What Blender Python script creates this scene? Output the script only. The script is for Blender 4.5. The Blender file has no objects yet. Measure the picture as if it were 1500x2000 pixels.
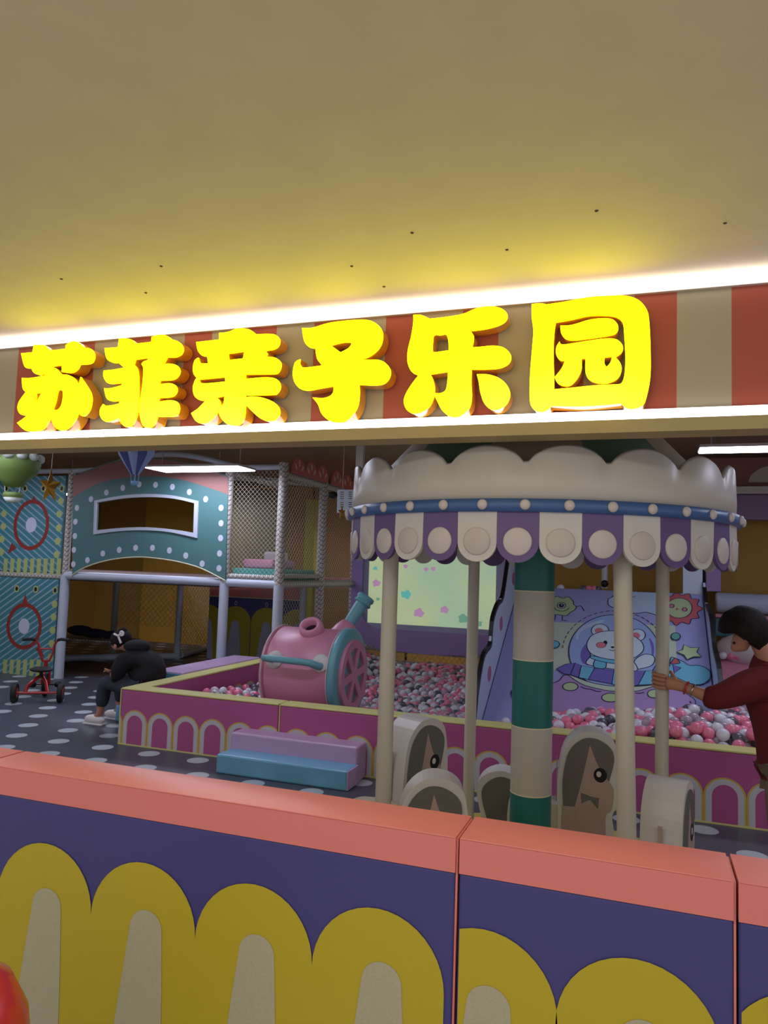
import bpy, bmesh, math, random
from mathutils import Vector, Matrix, noise
from mathutils.geometry import tessellate_polygon
PI = math.pi
rad = math.radians
random.seed(7)
scene = bpy.context.scene
col = scene.collection

# ---------------------------------------------------------------- camera
EYE = Vector((0, 0, 1.6)); FPX = 1450.0
_th, _ro, _ps = rad(4.388), rad(1.945), rad(19.52)
FWD = Vector((-math.sin(_ps)*math.cos(_th), math.cos(_ps)*math.cos(_th), math.sin(_th)))
_r = Vector((math.cos(_ps), math.sin(_ps), 0)); _u = _r.cross(FWD)
CR = _r*math.cos(_ro)+_u*math.sin(_ro); CU = -_r*math.sin(_ro)+_u*math.cos(_ro)
cam = bpy.data.cameras.new('camera'); cam_o = bpy.data.objects.new('camera', cam); col.objects.link(cam_o)
cam.sensor_fit = 'VERTICAL'; cam.sensor_height = 24; cam.lens = FPX/2000*24; cam.clip_start = .05; cam.clip_end = 200
cam_o.matrix_world = Matrix(((CR.x, CU.x, -FWD.x, EYE.x), (CR.y, CU.y, -FWD.y, EYE.y), (CR.z, CU.z, -FWD.z, EYE.z), (0, 0, 0, 1)))
scene.camera = cam_o
# ---------------------------------------------------------------- world, exposure
w = bpy.data.worlds.new('world'); scene.world = w; w.use_nodes = True
w.node_tree.nodes['Background'].inputs[0].default_value = (.95, .95, 1, 1)
w.node_tree.nodes['Background'].inputs[1].default_value = .85
scene.view_settings.view_transform = 'Standard'; scene.view_settings.look = 'None'
scene.view_settings.exposure = 0; scene.view_settings.gamma = 1
CORRIDOR_FILL = 24.0      # W, each added corridor fill lamp
LED_TOP, LED_LOW = 3.2, 3.2
PANEL_E = 18.0            # interior ceiling light panels
LETTER_E = 3.4

def ray(x, y): return FWD+CR*((x-750)/FPX)-CU*((y-1000)/FPX)
def P(x, y, X=None, Y=None, Z=None, pl=None):
    d = ray(x, y)
    if pl: t = (pl[0]-EYE).dot(pl[1])/d.dot(pl[1])
    else: t = X/d.x if X is not None else Y/d.y if Y is not None else (Z-EYE.z)/d.z
    return EYE+d*t

# ---------------------------------------------------------------- materials
def lin(c): return c/12.92 if c <= .04045 else ((c+.055)/1.055)**2.4
def rgb(r, g, b): return (lin(r/255), lin(g/255), lin(b/255), 1)
MATS = {}
def mat(name, c, rough=.5, metal=0, emit=None, es=0, bump=0, bscale=30, spec=.5, trans=0, alpha=1, coat=0, mott=0):
    m = bpy.data.materials.new(name); m.use_nodes = True; nt = m.node_tree; b = nt.nodes['Principled BSDF']
    b.inputs['Base Color'].default_value = rgb(*c); b.inputs['Roughness'].default_value = rough; b.inputs['Metallic'].default_value = metal
    b.inputs['Specular IOR Level'].default_value = spec; b.inputs['Transmission Weight'].default_value = trans
    b.inputs['Alpha'].default_value = alpha; b.inputs['Coat Weight'].default_value = coat
    if emit: b.inputs['Emission Color'].default_value = rgb(*emit); b.inputs['Emission Strength'].default_value = es
    if bump or mott:
        tc = nt.nodes.new('ShaderNodeTexCoord'); n = nt.nodes.new('ShaderNodeTexNoise'); n.inputs['Scale'].default_value = bscale; n.inputs['Detail'].default_value = 4
        nt.links.new(tc.outputs['Object'], n.inputs['Vector'])
        if bump:
            bp = nt.nodes.new('ShaderNodeBump'); bp.inputs['Strength'].default_value = bump; bp.inputs['Distance'].default_value = .01
            nt.links.new(n.outputs['Fac'], bp.inputs['Height']); nt.links.new(bp.outputs['Normal'], b.inputs['Normal'])
        if mott:
            r = nt.nodes.new('ShaderNodeValToRGB'); lo = [v*(1-mott) for v in rgb(*c)[:3]]+[1]; hi = [min(1, v*(1+mott)) for v in rgb(*c)[:3]]+[1]
            r.color_ramp.elements[0].position = .3; r.color_ramp.elements[1].position = .7
            r.color_ramp.elements[0].color = lo; r.color_ramp.elements[1].color = hi
            nt.links.new(n.outputs['Fac'], r.inputs[0]); nt.links.new(r.outputs[0], b.inputs['Base Color'])
    MATS[name] = m; return m
V = dict(bump=.25, bscale=9)
coral = mat('coral_vinyl', (212, 122, 116), .42, **V); navy = mat('navy_vinyl', (60, 58, 120), .5, bump=.12, bscale=14)
yellow = mat('yellow_print', (176, 160, 30), .5, bump=.1, bscale=14); cream = mat('cream_print', (168, 164, 140), .55, mott=.06, bscale=160)
magenta = mat('magenta_vinyl', (176, 84, 140), .45, **V); pityel = mat('pale_yellow_vinyl', (214, 210, 128), .45, **V)
arch_w = mat('white_print', (196, 194, 200), .5); arch_y = mat('ochre_print', (206, 176, 70), .5)
lavender = mat('lavender_vinyl', (196, 164, 200), .35, bump=.5, bscale=7); skyblue = mat('blue_vinyl', (112, 176, 206), .35, bump=.5, bscale=7)
white = mat('white_vinyl', (208, 204, 200), .4, bump=.15, bscale=10); offw = mat('offwhite_vinyl', (200, 192, 176), .42, bump=.2, bscale=10)
crownw = mat('crown_white_vinyl', (202, 196, 186), .4, bump=.1, bscale=8)
bandblue = mat('band_blue', (66, 104, 160), .4); purple = mat('purple_vinyl', (100, 76, 136), .45); discw = mat('disc_white', (206, 198, 196), .45); discg = mat('disc_grey', (200, 193, 187), .5)
green = mat('green_vinyl', (24, 110, 104), .45); conegreen = mat('canopy_green', (92, 122, 98), .5); conebeige = mat('canopy_beige', (168, 156, 128), .5); colw = mat('column_cream', (190, 184, 172), .45)
poleA = mat('pole_padding', (196, 190, 174), .5, bump=.2, bscale=12); horse_grey = mat('horse_grey', (104, 102, 96), .55); horse_face = mat('horse_face', (176, 152, 142), .55)
black = mat('black', (16, 16, 20), .4); ink = mat('ink', (38, 38, 72), .5)
tealp = mat('teal_vinyl', (104, 168, 176), .4, **V); pinkv = mat('pink_vinyl', (212, 142, 166), .4, bump=.35, bscale=8)
plat_y = mat('platform_yellow', (200, 184, 84), .5)
steelw = mat('white_tube', (190, 198, 212), .35); beige = mat('beige_paint', (176, 160, 112), .55)
screen_lav = mat('screen_lavender', (176, 178, 208), .5); screen_pur = mat('screen_purple', (166, 142, 204), .5)
skin_m = mat('skin', (186, 132, 104), .5); hair_m = mat('hair', (26, 20, 20), .75, spec=.25, bump=.6, bscale=60); maroon = mat('maroon_cloth', (104, 26, 30), .9, bump=.4, bscale=12)
tan = mat('tan_cloth', (132, 116, 100), .9); blackc = mat('black_cloth', (20, 20, 24), .9, bump=.4, bscale=14); slate = mat('slate_denim', (50, 54, 68), .9); shoe = mat('white_shoe', (225, 222, 220), .5)
red_m = mat('red_paint', (176, 40, 40), .3, coat=.5); rubber = mat('black_rubber', (20, 18, 18), .6); gold = mat('gold_trim', (186, 160, 96), .3, metal=.5); silver = mat('silver', (200, 200, 205), .2, metal=1)
ochre = mat('ochre_wall', (196, 146, 50), .6, mott=.05, bscale=3); ochre_d = mat('ochre_panel', (168, 130, 44), .6); yelpost = mat('yellow_paint', (214, 206, 50), .5)
facade_teal = mat('facade_teal', (76, 120, 120), .5); facade_coral = mat('facade_coral', (152, 102, 94), .5); dotw = mat('dot_white', (202, 208, 224), .5)
panel_teal = mat('panel_teal', (66, 134, 144), .5); panel_line = mat('panel_stripe', (150, 176, 196), .5); ring_red = mat('ring_red', (146, 50, 44), .5); limey = mat('lime_print', (176, 190, 120), .5)
net_m = mat('net_cord', (214, 208, 190), .7); deck_teal = mat('deck_teal', (70, 170, 160), .5); brown = mat('brown_mat', (88, 66, 56), .8); pit_floor = mat('pit_floor', (90, 76, 84), .8)
trimpale = mat('pale_edge', (222, 214, 176), .5)
letter_face = mat('letter_face', (255, 240, 10), .25, emit=(255, 245, 4), es=LETTER_E)
letter_side = mat('letter_side', (226, 150, 22), .18, coat=.6)
led = mat('led_white', (255, 255, 255), .5, emit=(255, 240, 238), es=LED_TOP); led2 = mat('led_white_low', (255, 255, 255), .5, emit=(250, 244, 246), es=LED_LOW)
panel_e = mat('light_panel', (255, 255, 255), .5, emit=(226, 228, 255), es=PANEL_E)
ball_w = mat('ball_white', (222, 224, 234), .3, coat=.3); ball_p = mat('ball_pink', (236, 128, 158), .3, coat=.3); ball_g = mat('ball_grey', (92, 92, 104), .3, coat=.3); ball_c = mat('ball_clear', (225, 205, 222), .12, trans=.45, coat=.5)

# corridor ceiling: pale plaster, slight mottling; fascia: printed stripes
ceil_m = mat('ceiling_plaster', (212, 202, 178), .75, bump=.05, bscale=6, mott=.03)
ceil_in = mat('inner_ceiling', (150, 130, 104), .8)
wall_in = mat('inner_wall', (176, 132, 56), .7)
wall_out = mat('corridor_wall', (200, 188, 165), .7); floor_out = mat('corridor_floor', (206, 198, 186), .3)
def stripes():
    m = mat('striped_fascia', (200, 180, 150), .5); nt = m.node_tree; N = nt.nodes.new; L = nt.links.new; b = nt.nodes['Principled BSDF']
    tc = N('ShaderNodeTexCoord'); sp = N('ShaderNodeSeparateXYZ'); L(tc.outputs['Object'], sp.inputs[0])
    per = .334*2.8/2.9
    a = N('ShaderNodeMath'); a.operation = 'ADD'; a.inputs[1].default_value = 3.052*2.8/2.9+per*40; L(sp.outputs[0], a.inputs[0])
    d = N('ShaderNodeMath'); d.operation = 'DIVIDE'; d.inputs[1].default_value = per; L(a.outputs[0], d.inputs[0])
    f = N('ShaderNodeMath'); f.operation = 'FRACT'; L(d.outputs[0], f.inputs[0])
    g = N('ShaderNodeMath'); g.operation = 'LESS_THAN'; g.inputs[1].default_value = .445; L(f.outputs[0], g.inputs[0])
    mx = N('ShaderNodeMix'); mx.data_type = 'RGBA'; mx.inputs[6].default_value = rgb(180, 170, 148); mx.inputs[7].default_value = rgb(180, 88, 70)
    L(g.outputs[0], mx.inputs[0]); L(mx.outputs[2], b.inputs['Base Color']); return m
stripe_m = stripes()
def dots():
    m = mat('dotted_mat', (74, 76, 88), .4); nt = m.node_tree; N = nt.nodes.new; L = nt.links.new; b = nt.nodes['Principled BSDF']
    tc = N('ShaderNodeTexCoord'); sp = N('ShaderNodeSeparateXYZ'); L(tc.outputs['Object'], sp.inputs[0])
    def mth(op, x, y=None):
        n = N('ShaderNodeMath'); n.operation = op
        for i, v in enumerate((x, y)):
            if v is None: continue
            if isinstance(v, (int, float)): n.inputs[i].default_value = v
            else: L(v, n.inputs[i])
        return n.outputs[0]
    def cell(ox, oy):
        ax, ay = .473, .738
        dx = mth('MULTIPLY', mth('SUBTRACT', mth('FRACT', mth('DIVIDE', mth('ADD', sp.outputs[0], -ox+ax*60.5), ax)), .5), ax)
        dy = mth('MULTIPLY', mth('SUBTRACT', mth('FRACT', mth('DIVIDE', mth('ADD', sp.outputs[1], -oy+ay*60.5), ay)), .5), ay)
        return mth('LESS_THAN', mth('ADD', mth('MULTIPLY', dx, dx), mth('MULTIPLY', dy, dy)), .088**2)
    k = mth('MAXIMUM', cell(-3.895, 5.335), cell(-4.13, 5.335+.369))
    mx = N('ShaderNodeMix'); mx.data_type = 'RGBA'; mx.inputs[6].default_value = rgb(78, 80, 92); mx.inputs[7].default_value = rgb(186, 196, 200)
    L(k, mx.inputs[0]); L(mx.outputs[2], b.inputs['Base Color']); return m
dot_m = dots()
def netted():   # white tube with dark cord lashing criss-cross
    m = mat('netted_tube', (180, 172, 160), .5); nt = m.node_tree; N = nt.nodes.new; L = nt.links.new; b = nt.nodes['Principled BSDF']
    tc = N('ShaderNodeTexCoord'); out = []
    for s in (1, -1):
        mp = N('ShaderNodeMapping'); mp.inputs['Rotation'].default_value = (0, s*PI/4, s*PI/5); L(tc.outputs['Object'], mp.inputs[0])
        wv = N('ShaderNodeTexWave'); wv.inputs['Scale'].default_value = 9; L(mp.outputs[0], wv.inputs[0])
        c = N('ShaderNodeMath'); c.operation = 'LESS_THAN'; c.inputs[1].default_value = .09; L(wv.outputs['Fac'], c.inputs[0]); out.append(c.outputs[0])
    mxx = N('ShaderNodeMath'); mxx.operation = 'MAXIMUM'; L(out[0], mxx.inputs[0]); L(out[1], mxx.inputs[1])
    mx = N('ShaderNodeMix'); mx.data_type = 'RGBA'; mx.inputs[6].default_value = rgb(206, 203, 196); mx.inputs[7].default_value = rgb(128, 118, 106)
    L(mxx.outputs[0], mx.inputs[0]); L(mx.outputs[2], b.inputs['Base Color']); return m
net_tube = netted()
def screen_mat():
    m = mat('projected_light', (200, 210, 190), .6); nt = m.node_tree; N = nt.nodes.new; L = nt.links.new; b = nt.nodes['Principled BSDF']
    tc = N('ShaderNodeTexCoord'); n = N('ShaderNodeTexNoise'); n.inputs['Scale'].default_value = .9; L(tc.outputs['Object'], n.inputs[0])
    r = N('ShaderNodeValToRGB'); r.color_ramp.elements[0].position = .35; r.color_ramp.elements[1].position = .65
    r.color_ramp.elements[0].color = rgb(150, 196, 168); r.color_ramp.elements[1].color = rgb(190, 208, 150); L(n.outputs['Fac'], r.inputs[0])
    L(r.outputs[0], b.inputs['Emission Color']); b.inputs['Emission Strength'].default_value = .55; return m
screen_e = screen_mat()

# ---------------------------------------------------------------- mesh helpers
class MB:
    def __init__(s): s.v = []; s.f = []; s.m = []; s.sm = []; s.mi = 0; s.smooth = False
    def add(s, vs, fs, mi=None, sm=None):
        o = len(s.v); s.v += [tuple(v) for v in vs]; mi = s.mi if mi is None else mi; sm = s.smooth if sm is None else sm
        for f in fs: s.f.append([o+i for i in f]); s.m.append(mi); s.sm.append(sm)
    def box(s, a, b, mi=None):
        x0, x1 = sorted((a[0], b[0])); y0, y1 = sorted((a[1], b[1])); z0, z1 = sorted((a[2], b[2]))
        s.add([(x0,y0,z0),(x1,y0,z0),(x1,y1,z0),(x0,y1,z0),(x0,y0,z1),(x1,y0,z1),(x1,y1,z1),(x0,y1,z1)],
              [(0,3,2,1),(4,5,6,7),(0,1,5,4),(1,2,6,5),(2,3,7,6),(3,0,4,7)], mi, False)
    def tube(s, pts, r, n=12, closed=False, mi=None, cap=True):
        pts = [Vector(p) for p in pts]; rr = r if isinstance(r, (list, tuple)) else [r]*len(pts); rings = []; N = len(pts)
        up = None
        for i, p in enumerate(pts):
            if closed: t = pts[(i+1) % N]-pts[i-1]
            else: t = pts[min(i+1, N-1)]-pts[max(i-1, 0)]
            t.normalize()
            if up is None: up = t.orthogonal().normalized()
            up = (up-t*up.dot(t)).normalized(); sd = t.cross(up)
            rings.append([p+up*math.cos(2*PI*k/n)*rr[i]+sd*math.sin(2*PI*k/n)*rr[i] for k in range(n)])
        vs = [v for g in rings for v in g]; fs = []
        for i in range(N if closed else N-1):
            a = i*n; b = ((i+1) % N)*n
            for k in range(n): fs.append((a+k, a+(k+1) % n, b+(k+1) % n, b+k))
        s.add(vs, fs, mi, True)
        if cap and not closed:
            s.add(rings[0], [tuple(range(n))[::-1]], mi, False); s.add(rings[-1], [tuple(range(n))], mi, False)
    def cyl(s, a, b, r, r2=None, n=20, mi=None): s.tube([a, b], [r, r if r2 is None else r2], n, mi=mi)
    def lathe(s, prof, c=(0, 0, 0), ax=(0, 0, 1), n=32, mi=None, sm=True):
        ax = Vector(ax).normalized(); e = ax.orthogonal().normalized(); g = ax.cross(e); c = Vector(c); vs = []; fs = []
        for (r, h) in prof:
            for k in range(n): vs.append(c+ax*h+(e*math.cos(2*PI*k/n)+g*math.sin(2*PI*k/n))*r)
        for i in range(len(prof)-1):
            for k in range(n): fs.append((i*n+k, i*n+(k+1) % n, (i+1)*n+(k+1) % n, (i+1)*n+k))
        s.add(vs, fs, mi, sm)
    def ell(s, c, r, n=16, m=10, mi=None, rot=None):
        c = Vector(c); r = (r, r, r) if isinstance(r, (int, float)) else r; vs = []; fs = []
        for i in range(m+1):
            a = PI*i/m
            for k in range(n):
                b = 2*PI*k/n; v = Vector((r[0]*math.sin(a)*math.cos(b), r[1]*math.sin(a)*math.sin(b), r[2]*math.cos(a)))
                vs.append(c+(rot @ v if rot else v))
        for i in range(m):
            for k in range(n): fs.append((i*n+k, (i+1)*n+k, (i+1)*n+(k+1) % n, i*n+(k+1) % n))
        s.add(vs, fs, mi, True)
    def poly(s, fr, loops, w, mi=None):     # flat polygon, loops of (u,v)
        L3 = [[Vector((u, v, 0)) for u, v in lp] for lp in loops]; tris = tessellate_polygon(L3); flat = [p for lp in loops for p in lp]
        s.add([fr(u, v, w) for u, v in flat], [tuple(t) for t in tris], mi, False)
    def slab(s, fr, loops, w0, w1, mi=None, side=None):   # extruded polygon with holes
        s.poly(fr, loops, w1, mi); s.poly(fr, loops, w0, mi); s.wall(fr, loops, w0, w1, mi if side is None else side)
    def wall(s, fr, loops, w0, w1, mi=None):
        for lp in loops:
            n = len(lp); s.add([fr(u, v, w0) for u, v in lp]+[fr(u, v, w1) for u, v in lp], [(i, (i+1) % n, n+(i+1) % n, n+i) for i in range(n)], mi, False)
    def stroke(s, fr, pts, wd, w, mi=None, closed=False):
        n = len(pts); vs = []
        for i, (u, v) in enumerate(pts):
            a = pts[i-1] if (closed or i) else pts[i]; b = pts[(i+1) % n] if (closed or i < n-1) else pts[i]
            dx, dy = b[0]-a[0], b[1]-a[1]; l = math.hypot(dx, dy) or 1
            nx, ny = -dy/l*wd/2, dx/l*wd/2; vs += [fr(u+nx, v+ny, w), fr(u-nx, v-ny, w)]
        s.add(vs, [(2*i, 2*i+1, (2*i+3) % (2*n), (2*i+2) % (2*n)) for i in range(n if closed else n-1)], mi, False)
    def build(s, name, mats, parent=None, bevel=0, subsurf=0, fixn=True):
        me = bpy.data.meshes.new(name); me.from_pydata(s.v, [], s.f)
        for m in (mats if isinstance(mats, (list, tuple)) else [mats]): me.materials.append(m)
        me.polygons.foreach_set('material_index', s.m); me.polygons.foreach_set('use_smooth', s.sm); me.update()
        if fixn:
            bm = bmesh.new(); bm.from_mesh(me); bmesh.ops.recalc_face_normals(bm, faces=bm.faces); bm.to_mesh(me); bm.free()
        o = bpy.data.objects.new(name, me); col.objects.link(o)
        if parent is not None: o.parent = parent; o.matrix_parent_inverse = Matrix.Translation(-WL(parent))
        if bevel:
            bv = o.modifiers.new('bevel', 'BEVEL'); bv.width = bevel; bv.segments = 3; bv.limit_method = 'ANGLE'
        if subsurf: sb = o.modifiers.new('subdivision', 'SUBSURF'); sb.levels = subsurf; sb.render_levels = subsurf
        return o
def WL(o):
    return o.location.copy() if o.type == 'EMPTY' else Vector((0, 0, 0))
def tag(o, label=None, cat=None, group=None, kind=None):
    if label: o['label'] = label
    if cat: o['category'] = cat
    if group: o['group'] = group
    if kind: o['kind'] = kind
    return o
def thing(name, label, cat, loc=(0, 0, 0), group=None):
    o = bpy.data.objects.new(name, None); o.location = loc; o.empty_display_size = .1; col.objects.link(o); return tag(o, label, cat, group)
# Parts are modelled in world coordinates; matrix_parent_inverse only undoes the parent's location.
def fY(c, s=1): return lambda u, v, w: (u, c-w*s, v)          # vertical plane, normal -Y
def fX(c): return lambda u, v, w: (c+w, u, v)                 # vertical plane, normal +X
def pxY(c): return lambda x, y: (lambda p: (p.x, p.z))(P(x, y, Y=c))
def pxX(c): return lambda x, y: (lambda p: (p.y, p.z))(P(x, y, X=c))
def smooth(pts, sub=5):   # closed outline; third entry marks a corner
    n = len(pts); out = []; cs = [len(p) > 2 for p in pts]
    for i in range(n):
        p1, p2 = pts[i], pts[(i+1) % n]; p0 = p1 if cs[i] else pts[i-1]; p3 = p2 if cs[(i+1) % n] else pts[(i+2) % n]
        for k in range(sub):
            t = k/sub; q = []
            for d in (0, 1):
                a, b, c, e = p0[d], p1[d], p2[d], p3[d]
                q.append(.5*(2*b+(c-a)*t+(2*a-5*b+4*c-e)*t*t+(3*b-a-3*c+e)*t**3))
            out.append(tuple(q))
    return out
def osm(pts, sub=6):      # open smooth line
    n = len(pts); out = []
    for i in range(n-1):
        p0, p1, p2, p3 = pts[max(i-1, 0)], pts[i], pts[i+1], pts[min(i+2, n-1)]
        for k in range(sub):
            t = k/sub; out.append(tuple(.5*(2*p1[d]+(p2[d]-p0[d])*t+(2*p0[d]-5*p1[d]+4*p2[d]-p3[d])*t*t+(3*p1[d]-p0[d]-3*p2[d]+p3[d])*t**3) for d in (0, 1)))
    return out+[tuple(pts[-1][:2])]
def circ(cx, cy, rx, ry=None, n=24, a0=0, a1=2*PI):
    ry = rx if ry is None else ry; full = abs(a1-a0-2*PI) < 1e-6; m = n if full else n+1
    return [(cx+rx*math.cos(a0+(a1-a0)*k/n), cy+ry*math.sin(a0+(a1-a0)*k/n)) for k in range(m)]

# ================================================================ SETTING
def struct(name, mb, m, **k): return tag(mb.build(name, m, **k), kind='structure')
FY = 2.8
b = MB(); b.box((-11, FY+.1, -.1), (5.5, 13, 0)); struct('floor', b, dot_m)
b = MB(); b.box((-11, -6, -.1), (5.5, FY+.1, 0)); struct('floor_corridor', b, floor_out)
b = MB(); b.box((-11, -6, 2.685), (5.5, FY+.1, 2.8)); struct('ceiling', b, ceil_m)
b = MB(); b.box((-11, FY+.1, 3.2), (5.5, 13, 3.3)); struct('ceiling_hall', b, ceil_in)
b = MB(); b.box((-11, 12.9, 0), (5.5, 13, 3.2)); struct('wall_back', b, wall_in)
b = MB(); b.box((-11.1, FY+.1, 0), (-11, 13, 3.2)); struct('wall_left', b, wall_in)
b = MB(); b.box((5.5, FY+.1, 0), (5.6, 13, 3.2)); struct('wall_right', b, wall_in)
b = MB(); b.box((-11, FY, 2.165), (5.5, FY+.1, 2.685)); struct('wall_front', b, stripe_m)
b = MB(); b.box((-11, FY+.0, 2.69), (5.5, FY+.1, 3.2)); struct('wall_front_upper', b, wall_out)
b = MB(); b.box((-11, FY-.035, 2.118), (5.5, FY+.1, 2.165)); struct('trim_1', b, beige)
# ceiling blemishes
for i, (x, y) in enumerate([(1165, 412), (1416, 436), (805, 455), (120, 545), (687, 520), (990, 488), (315, 520), (285, 572), (750, 560)]):
    p = P(x, y, Z=2.684); b = MB(); b.lathe([(0, 0), (.006, 0), (.004, -.002), (0, -.003)], p, n=10); tag(b.build('ceiling_nail_head', brown, None), 'tiny dark nail head in the corridor ceiling plaster', 'nail', 'nail heads in the corridor ceiling')
# LED strips
def ledstrip(z0, z1, y0, m, label, prof):
    t = thing('led_strip', label, 'light strip', (-2.5, y0, z0))
    b = MB(); b.box((-11, y0, z0), (5.5, y0+.012, z1)); b.build('diffuser', m, t)
    b = MB(); b.box((-11, y0+.012, z0-.003), (5.5, FY, z1+.003 if prof else z1)); b.build('channel', white, t)
ledstrip(2.634, 2.683, FY-.03, led, 'bright white light strip where the striped fascia meets the ceiling', False)
ledstrip(2.167, 2.200, FY-.03, led2, 'thin white light strip along the bottom of the striped fascia', True)

# ================================================================ SIGN LETTERS
c = 1
LET = [
 ('first', (0, 640), 5, [
  ([(330,168,c),(380,165),(440,175),(495,222,c),(560,215),(640,205,c),(640,170,c),(700,132),(760,140),(810,180),(825,195,c),(880,205),(918,250),(915,310),(880,350),(780,360,c),(750,410),(690,440),(600,430,c),(605,362,c),(475,382,c),(540,395),(600,455),(660,460),(730,500),(765,570,c),(785,480,c),(840,560),(885,640),(893,720),(870,810),(815,865),(770,840),(758,815,c),(745,880),(690,960),(610,1005),(540,975),(505,910),(495,850,c),(470,920),(420,990),(330,1015),(240,1000),(165,930,c),(270,850),(330,760),(370,700),(405,632,c),(350,640,c),(345,700),(310,790),(260,850),(200,845),(170,790),(185,720),(250,628,c),(220,590),(212,490,c),(300,490),(435,468,c),(440,435,c),(390,462),(330,440),(305,395,c),(240,380),(205,250,c),(315,240,c)],
   [[(565,612),(610,620),(612,680),(595,760),(560,800),(510,802,c),(540,720)]])]),
 ('second', (180, 620), 5, [
  ([(262,205,c),(340,205),(400,225),(430,255,c),(575,238,c),(580,190,c),(650,168),(720,175),(780,215,c),(840,235),(885,290),(875,350),(820,385),(730,388,c),(700,440),(665,468,c),(740,450),(820,465),(855,520),(830,580),(770,610),(658,615,c),(658,655,c),(740,640),(800,655),(828,705),(800,760),(740,780),(650,785,c),(645,825,c),(740,808),(820,820),(850,880),(830,950),(780,968),(635,968,c),(610,1040),(555,1078),(500,1060),(468,980),(462,850),(490,650),(498,500),(480,455,c),(500,430),(540,415),(545,392,c),(420,410,c),(405,460,c),(440,510),(452,640),(448,860),(435,960),(390,1050),(330,1070),(280,1030),(262,980,c),(200,1010),(130,1018),(80,970),(75,900),(105,845,c),(130,862),(200,855),(262,840,c),(268,808,c),(200,818),(140,790),(115,690,c),(180,690),(285,662,c),(290,635,c),(220,645),(150,640),(110,580),(112,518,c),(200,510),(310,490,c),(255,440,c),(200,440),(140,400),(120,300,c),(250,290,c)], [])]),
 ('third', (350, 610), 5, [
  ([(390,200,c),(480,190),(560,158),(640,158),(700,175),(750,215,c),(860,210),(940,220),(980,270),(965,330),(920,360),(845,375),(858,400,c),(850,435,c),(930,440),(985,480),(990,540),(960,590),(900,602),(645,605,c),(645,650,c),(800,635),(920,640),(975,680),(985,740),(950,795),(900,805),(645,808,c),(640,835,c),(700,820),(800,830),(900,865),(965,920),(980,990),(940,1050),(870,1065),(800,1040),(730,985),(645,900,c),(638,1010),(610,1080),(540,1108),(460,1085),(400,1020),(378,940,c),(360,1000),(300,1060),(230,1088),(160,1060),(115,985,c),(180,940),(220,900),(265,850,c),(210,860),(150,820),(132,740),(150,670),(170,640,c),(140,600),(133,540),(150,470),(185,442,c),(195,480),(220,498),(282,498,c),(272,430,c),(220,420),(180,370),(165,290,c),(390,265,c)],
   [[(475,402,c),(635,380,c),(622,450,c),(482,465,c)], [(190,655,c),(448,630,c),(450,675,c),(300,690),(210,690)], [(365,830,c),(442,815,c),(430,890),(402,918,c),(395,870)]])]),
 ('fourth', (540, 590), 5, [
  ([(248,252,c),(350,250),(500,205),(680,180),(860,172),(960,200),(1025,270),(1035,360),(1000,450),(920,520),(800,572,c),(900,562),(1000,565),(1070,600),(1112,670),(1100,740),(1050,795),(960,812),(805,805,c),(808,900),(790,1020),(720,1130),(620,1175),(520,1160),(440,1090),(405,1000),(350,930,c),(400,935),(470,935),(530,910),(555,870),(555,820,c),(440,840),(310,862),(230,845),(175,780),(158,690),(180,590),(230,558,c),(225,600),(260,638),(340,632),(445,618,c),(395,550),(380,450,c),(320,440),(270,380)],
   [[(530,422,c),(620,398),(700,390),(732,405),(700,450),(625,490,c)]])]),
 ('fifth', (760, 580), 5, [
  ([(235,175,c),(310,175),(395,212,c),(550,195),(720,165),(850,110),(970,90),(1080,105),(1150,160),(1140,230),(1060,280),(920,315),(795,328,c),(825,390),(810,492,c),(900,485),(1020,475),(1120,495),(1185,560),(1180,630),(1120,680),(1020,702),(802,705,c),(800,850),(805,980),(780,1090),(690,1165),(600,1170),(520,1110),(470,1020),(440,960,c),(400,1060),(330,1120),(240,1140),(170,1100),(142,1020),(165,940),(220,850),(285,765,c),(220,730),(180,640),(182,520),(215,380),(235,250)],
   [[(400,755,c),(575,728,c),(568,830),(550,910),(500,938),(442,938,c),(442,870),(420,790)], [(437,372),(500,370),(555,365),(578,430),(582,520,c),(440,538),(422,510),(425,430)]]),
  ([(855,755,c),(960,755),(1070,790),(1150,860),(1180,950),(1150,1040),(1080,1095),(1000,1100),(930,1040),(890,930),(875,830)], [])]),
 ('sixth', (1000, 550), 4.6875, [
  ([(180,205,c),(260,198),(315,208,c),(500,180),(700,140),(900,128),(1050,130),(1160,170),(1230,250),(1255,350),(1268,600),(1268,850),(1240,1020),(1200,1130),(1120,1165),(1050,1160),(1000,1118,c),(800,1135),(600,1145),(360,1140,c),(320,1180),(250,1195),(190,1160),(162,1080),(165,850),(185,600),(195,450),(180,320)],
   [[(400,372,c),(550,345),(700,312),(850,308),(960,325),(1015,380),(1028,500),(1038,700),(1030,850),(1005,925),(960,940),(800,945),(600,965),(385,985,c),(383,850),(378,650),(385,480)]]),
  ([(443,402,c),(550,395),(700,350),(820,335),(920,345),(970,400),(960,460),(900,490),(700,520),(560,535),(490,520),(450,470)], []),
  ([(435,548,c),(450,572),(500,572),(700,540),(860,520),(960,530),(1015,590),(1000,650),(945,690,c),(985,735),(1003,800),(970,880),(890,925),(800,930),(720,905),(675,840),(672,700,c),(638,702,c),(635,800),(600,880),(540,945),(480,955),(420,930),(388,875,c),(450,800),(485,722,c),(440,718),(405,670),(405,600)],
   [[(848,690,c),(918,685,c),(900,740),(865,778),(845,740)]])]),
]
LF = FY-.088
words = dict(first='leftmost', second='second from the left', third='third from the left', fourth='fourth from the left', fifth='fifth, with a separate teardrop stroke', sixth='rightmost, a rounded square enclosing a smaller figure')
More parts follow.
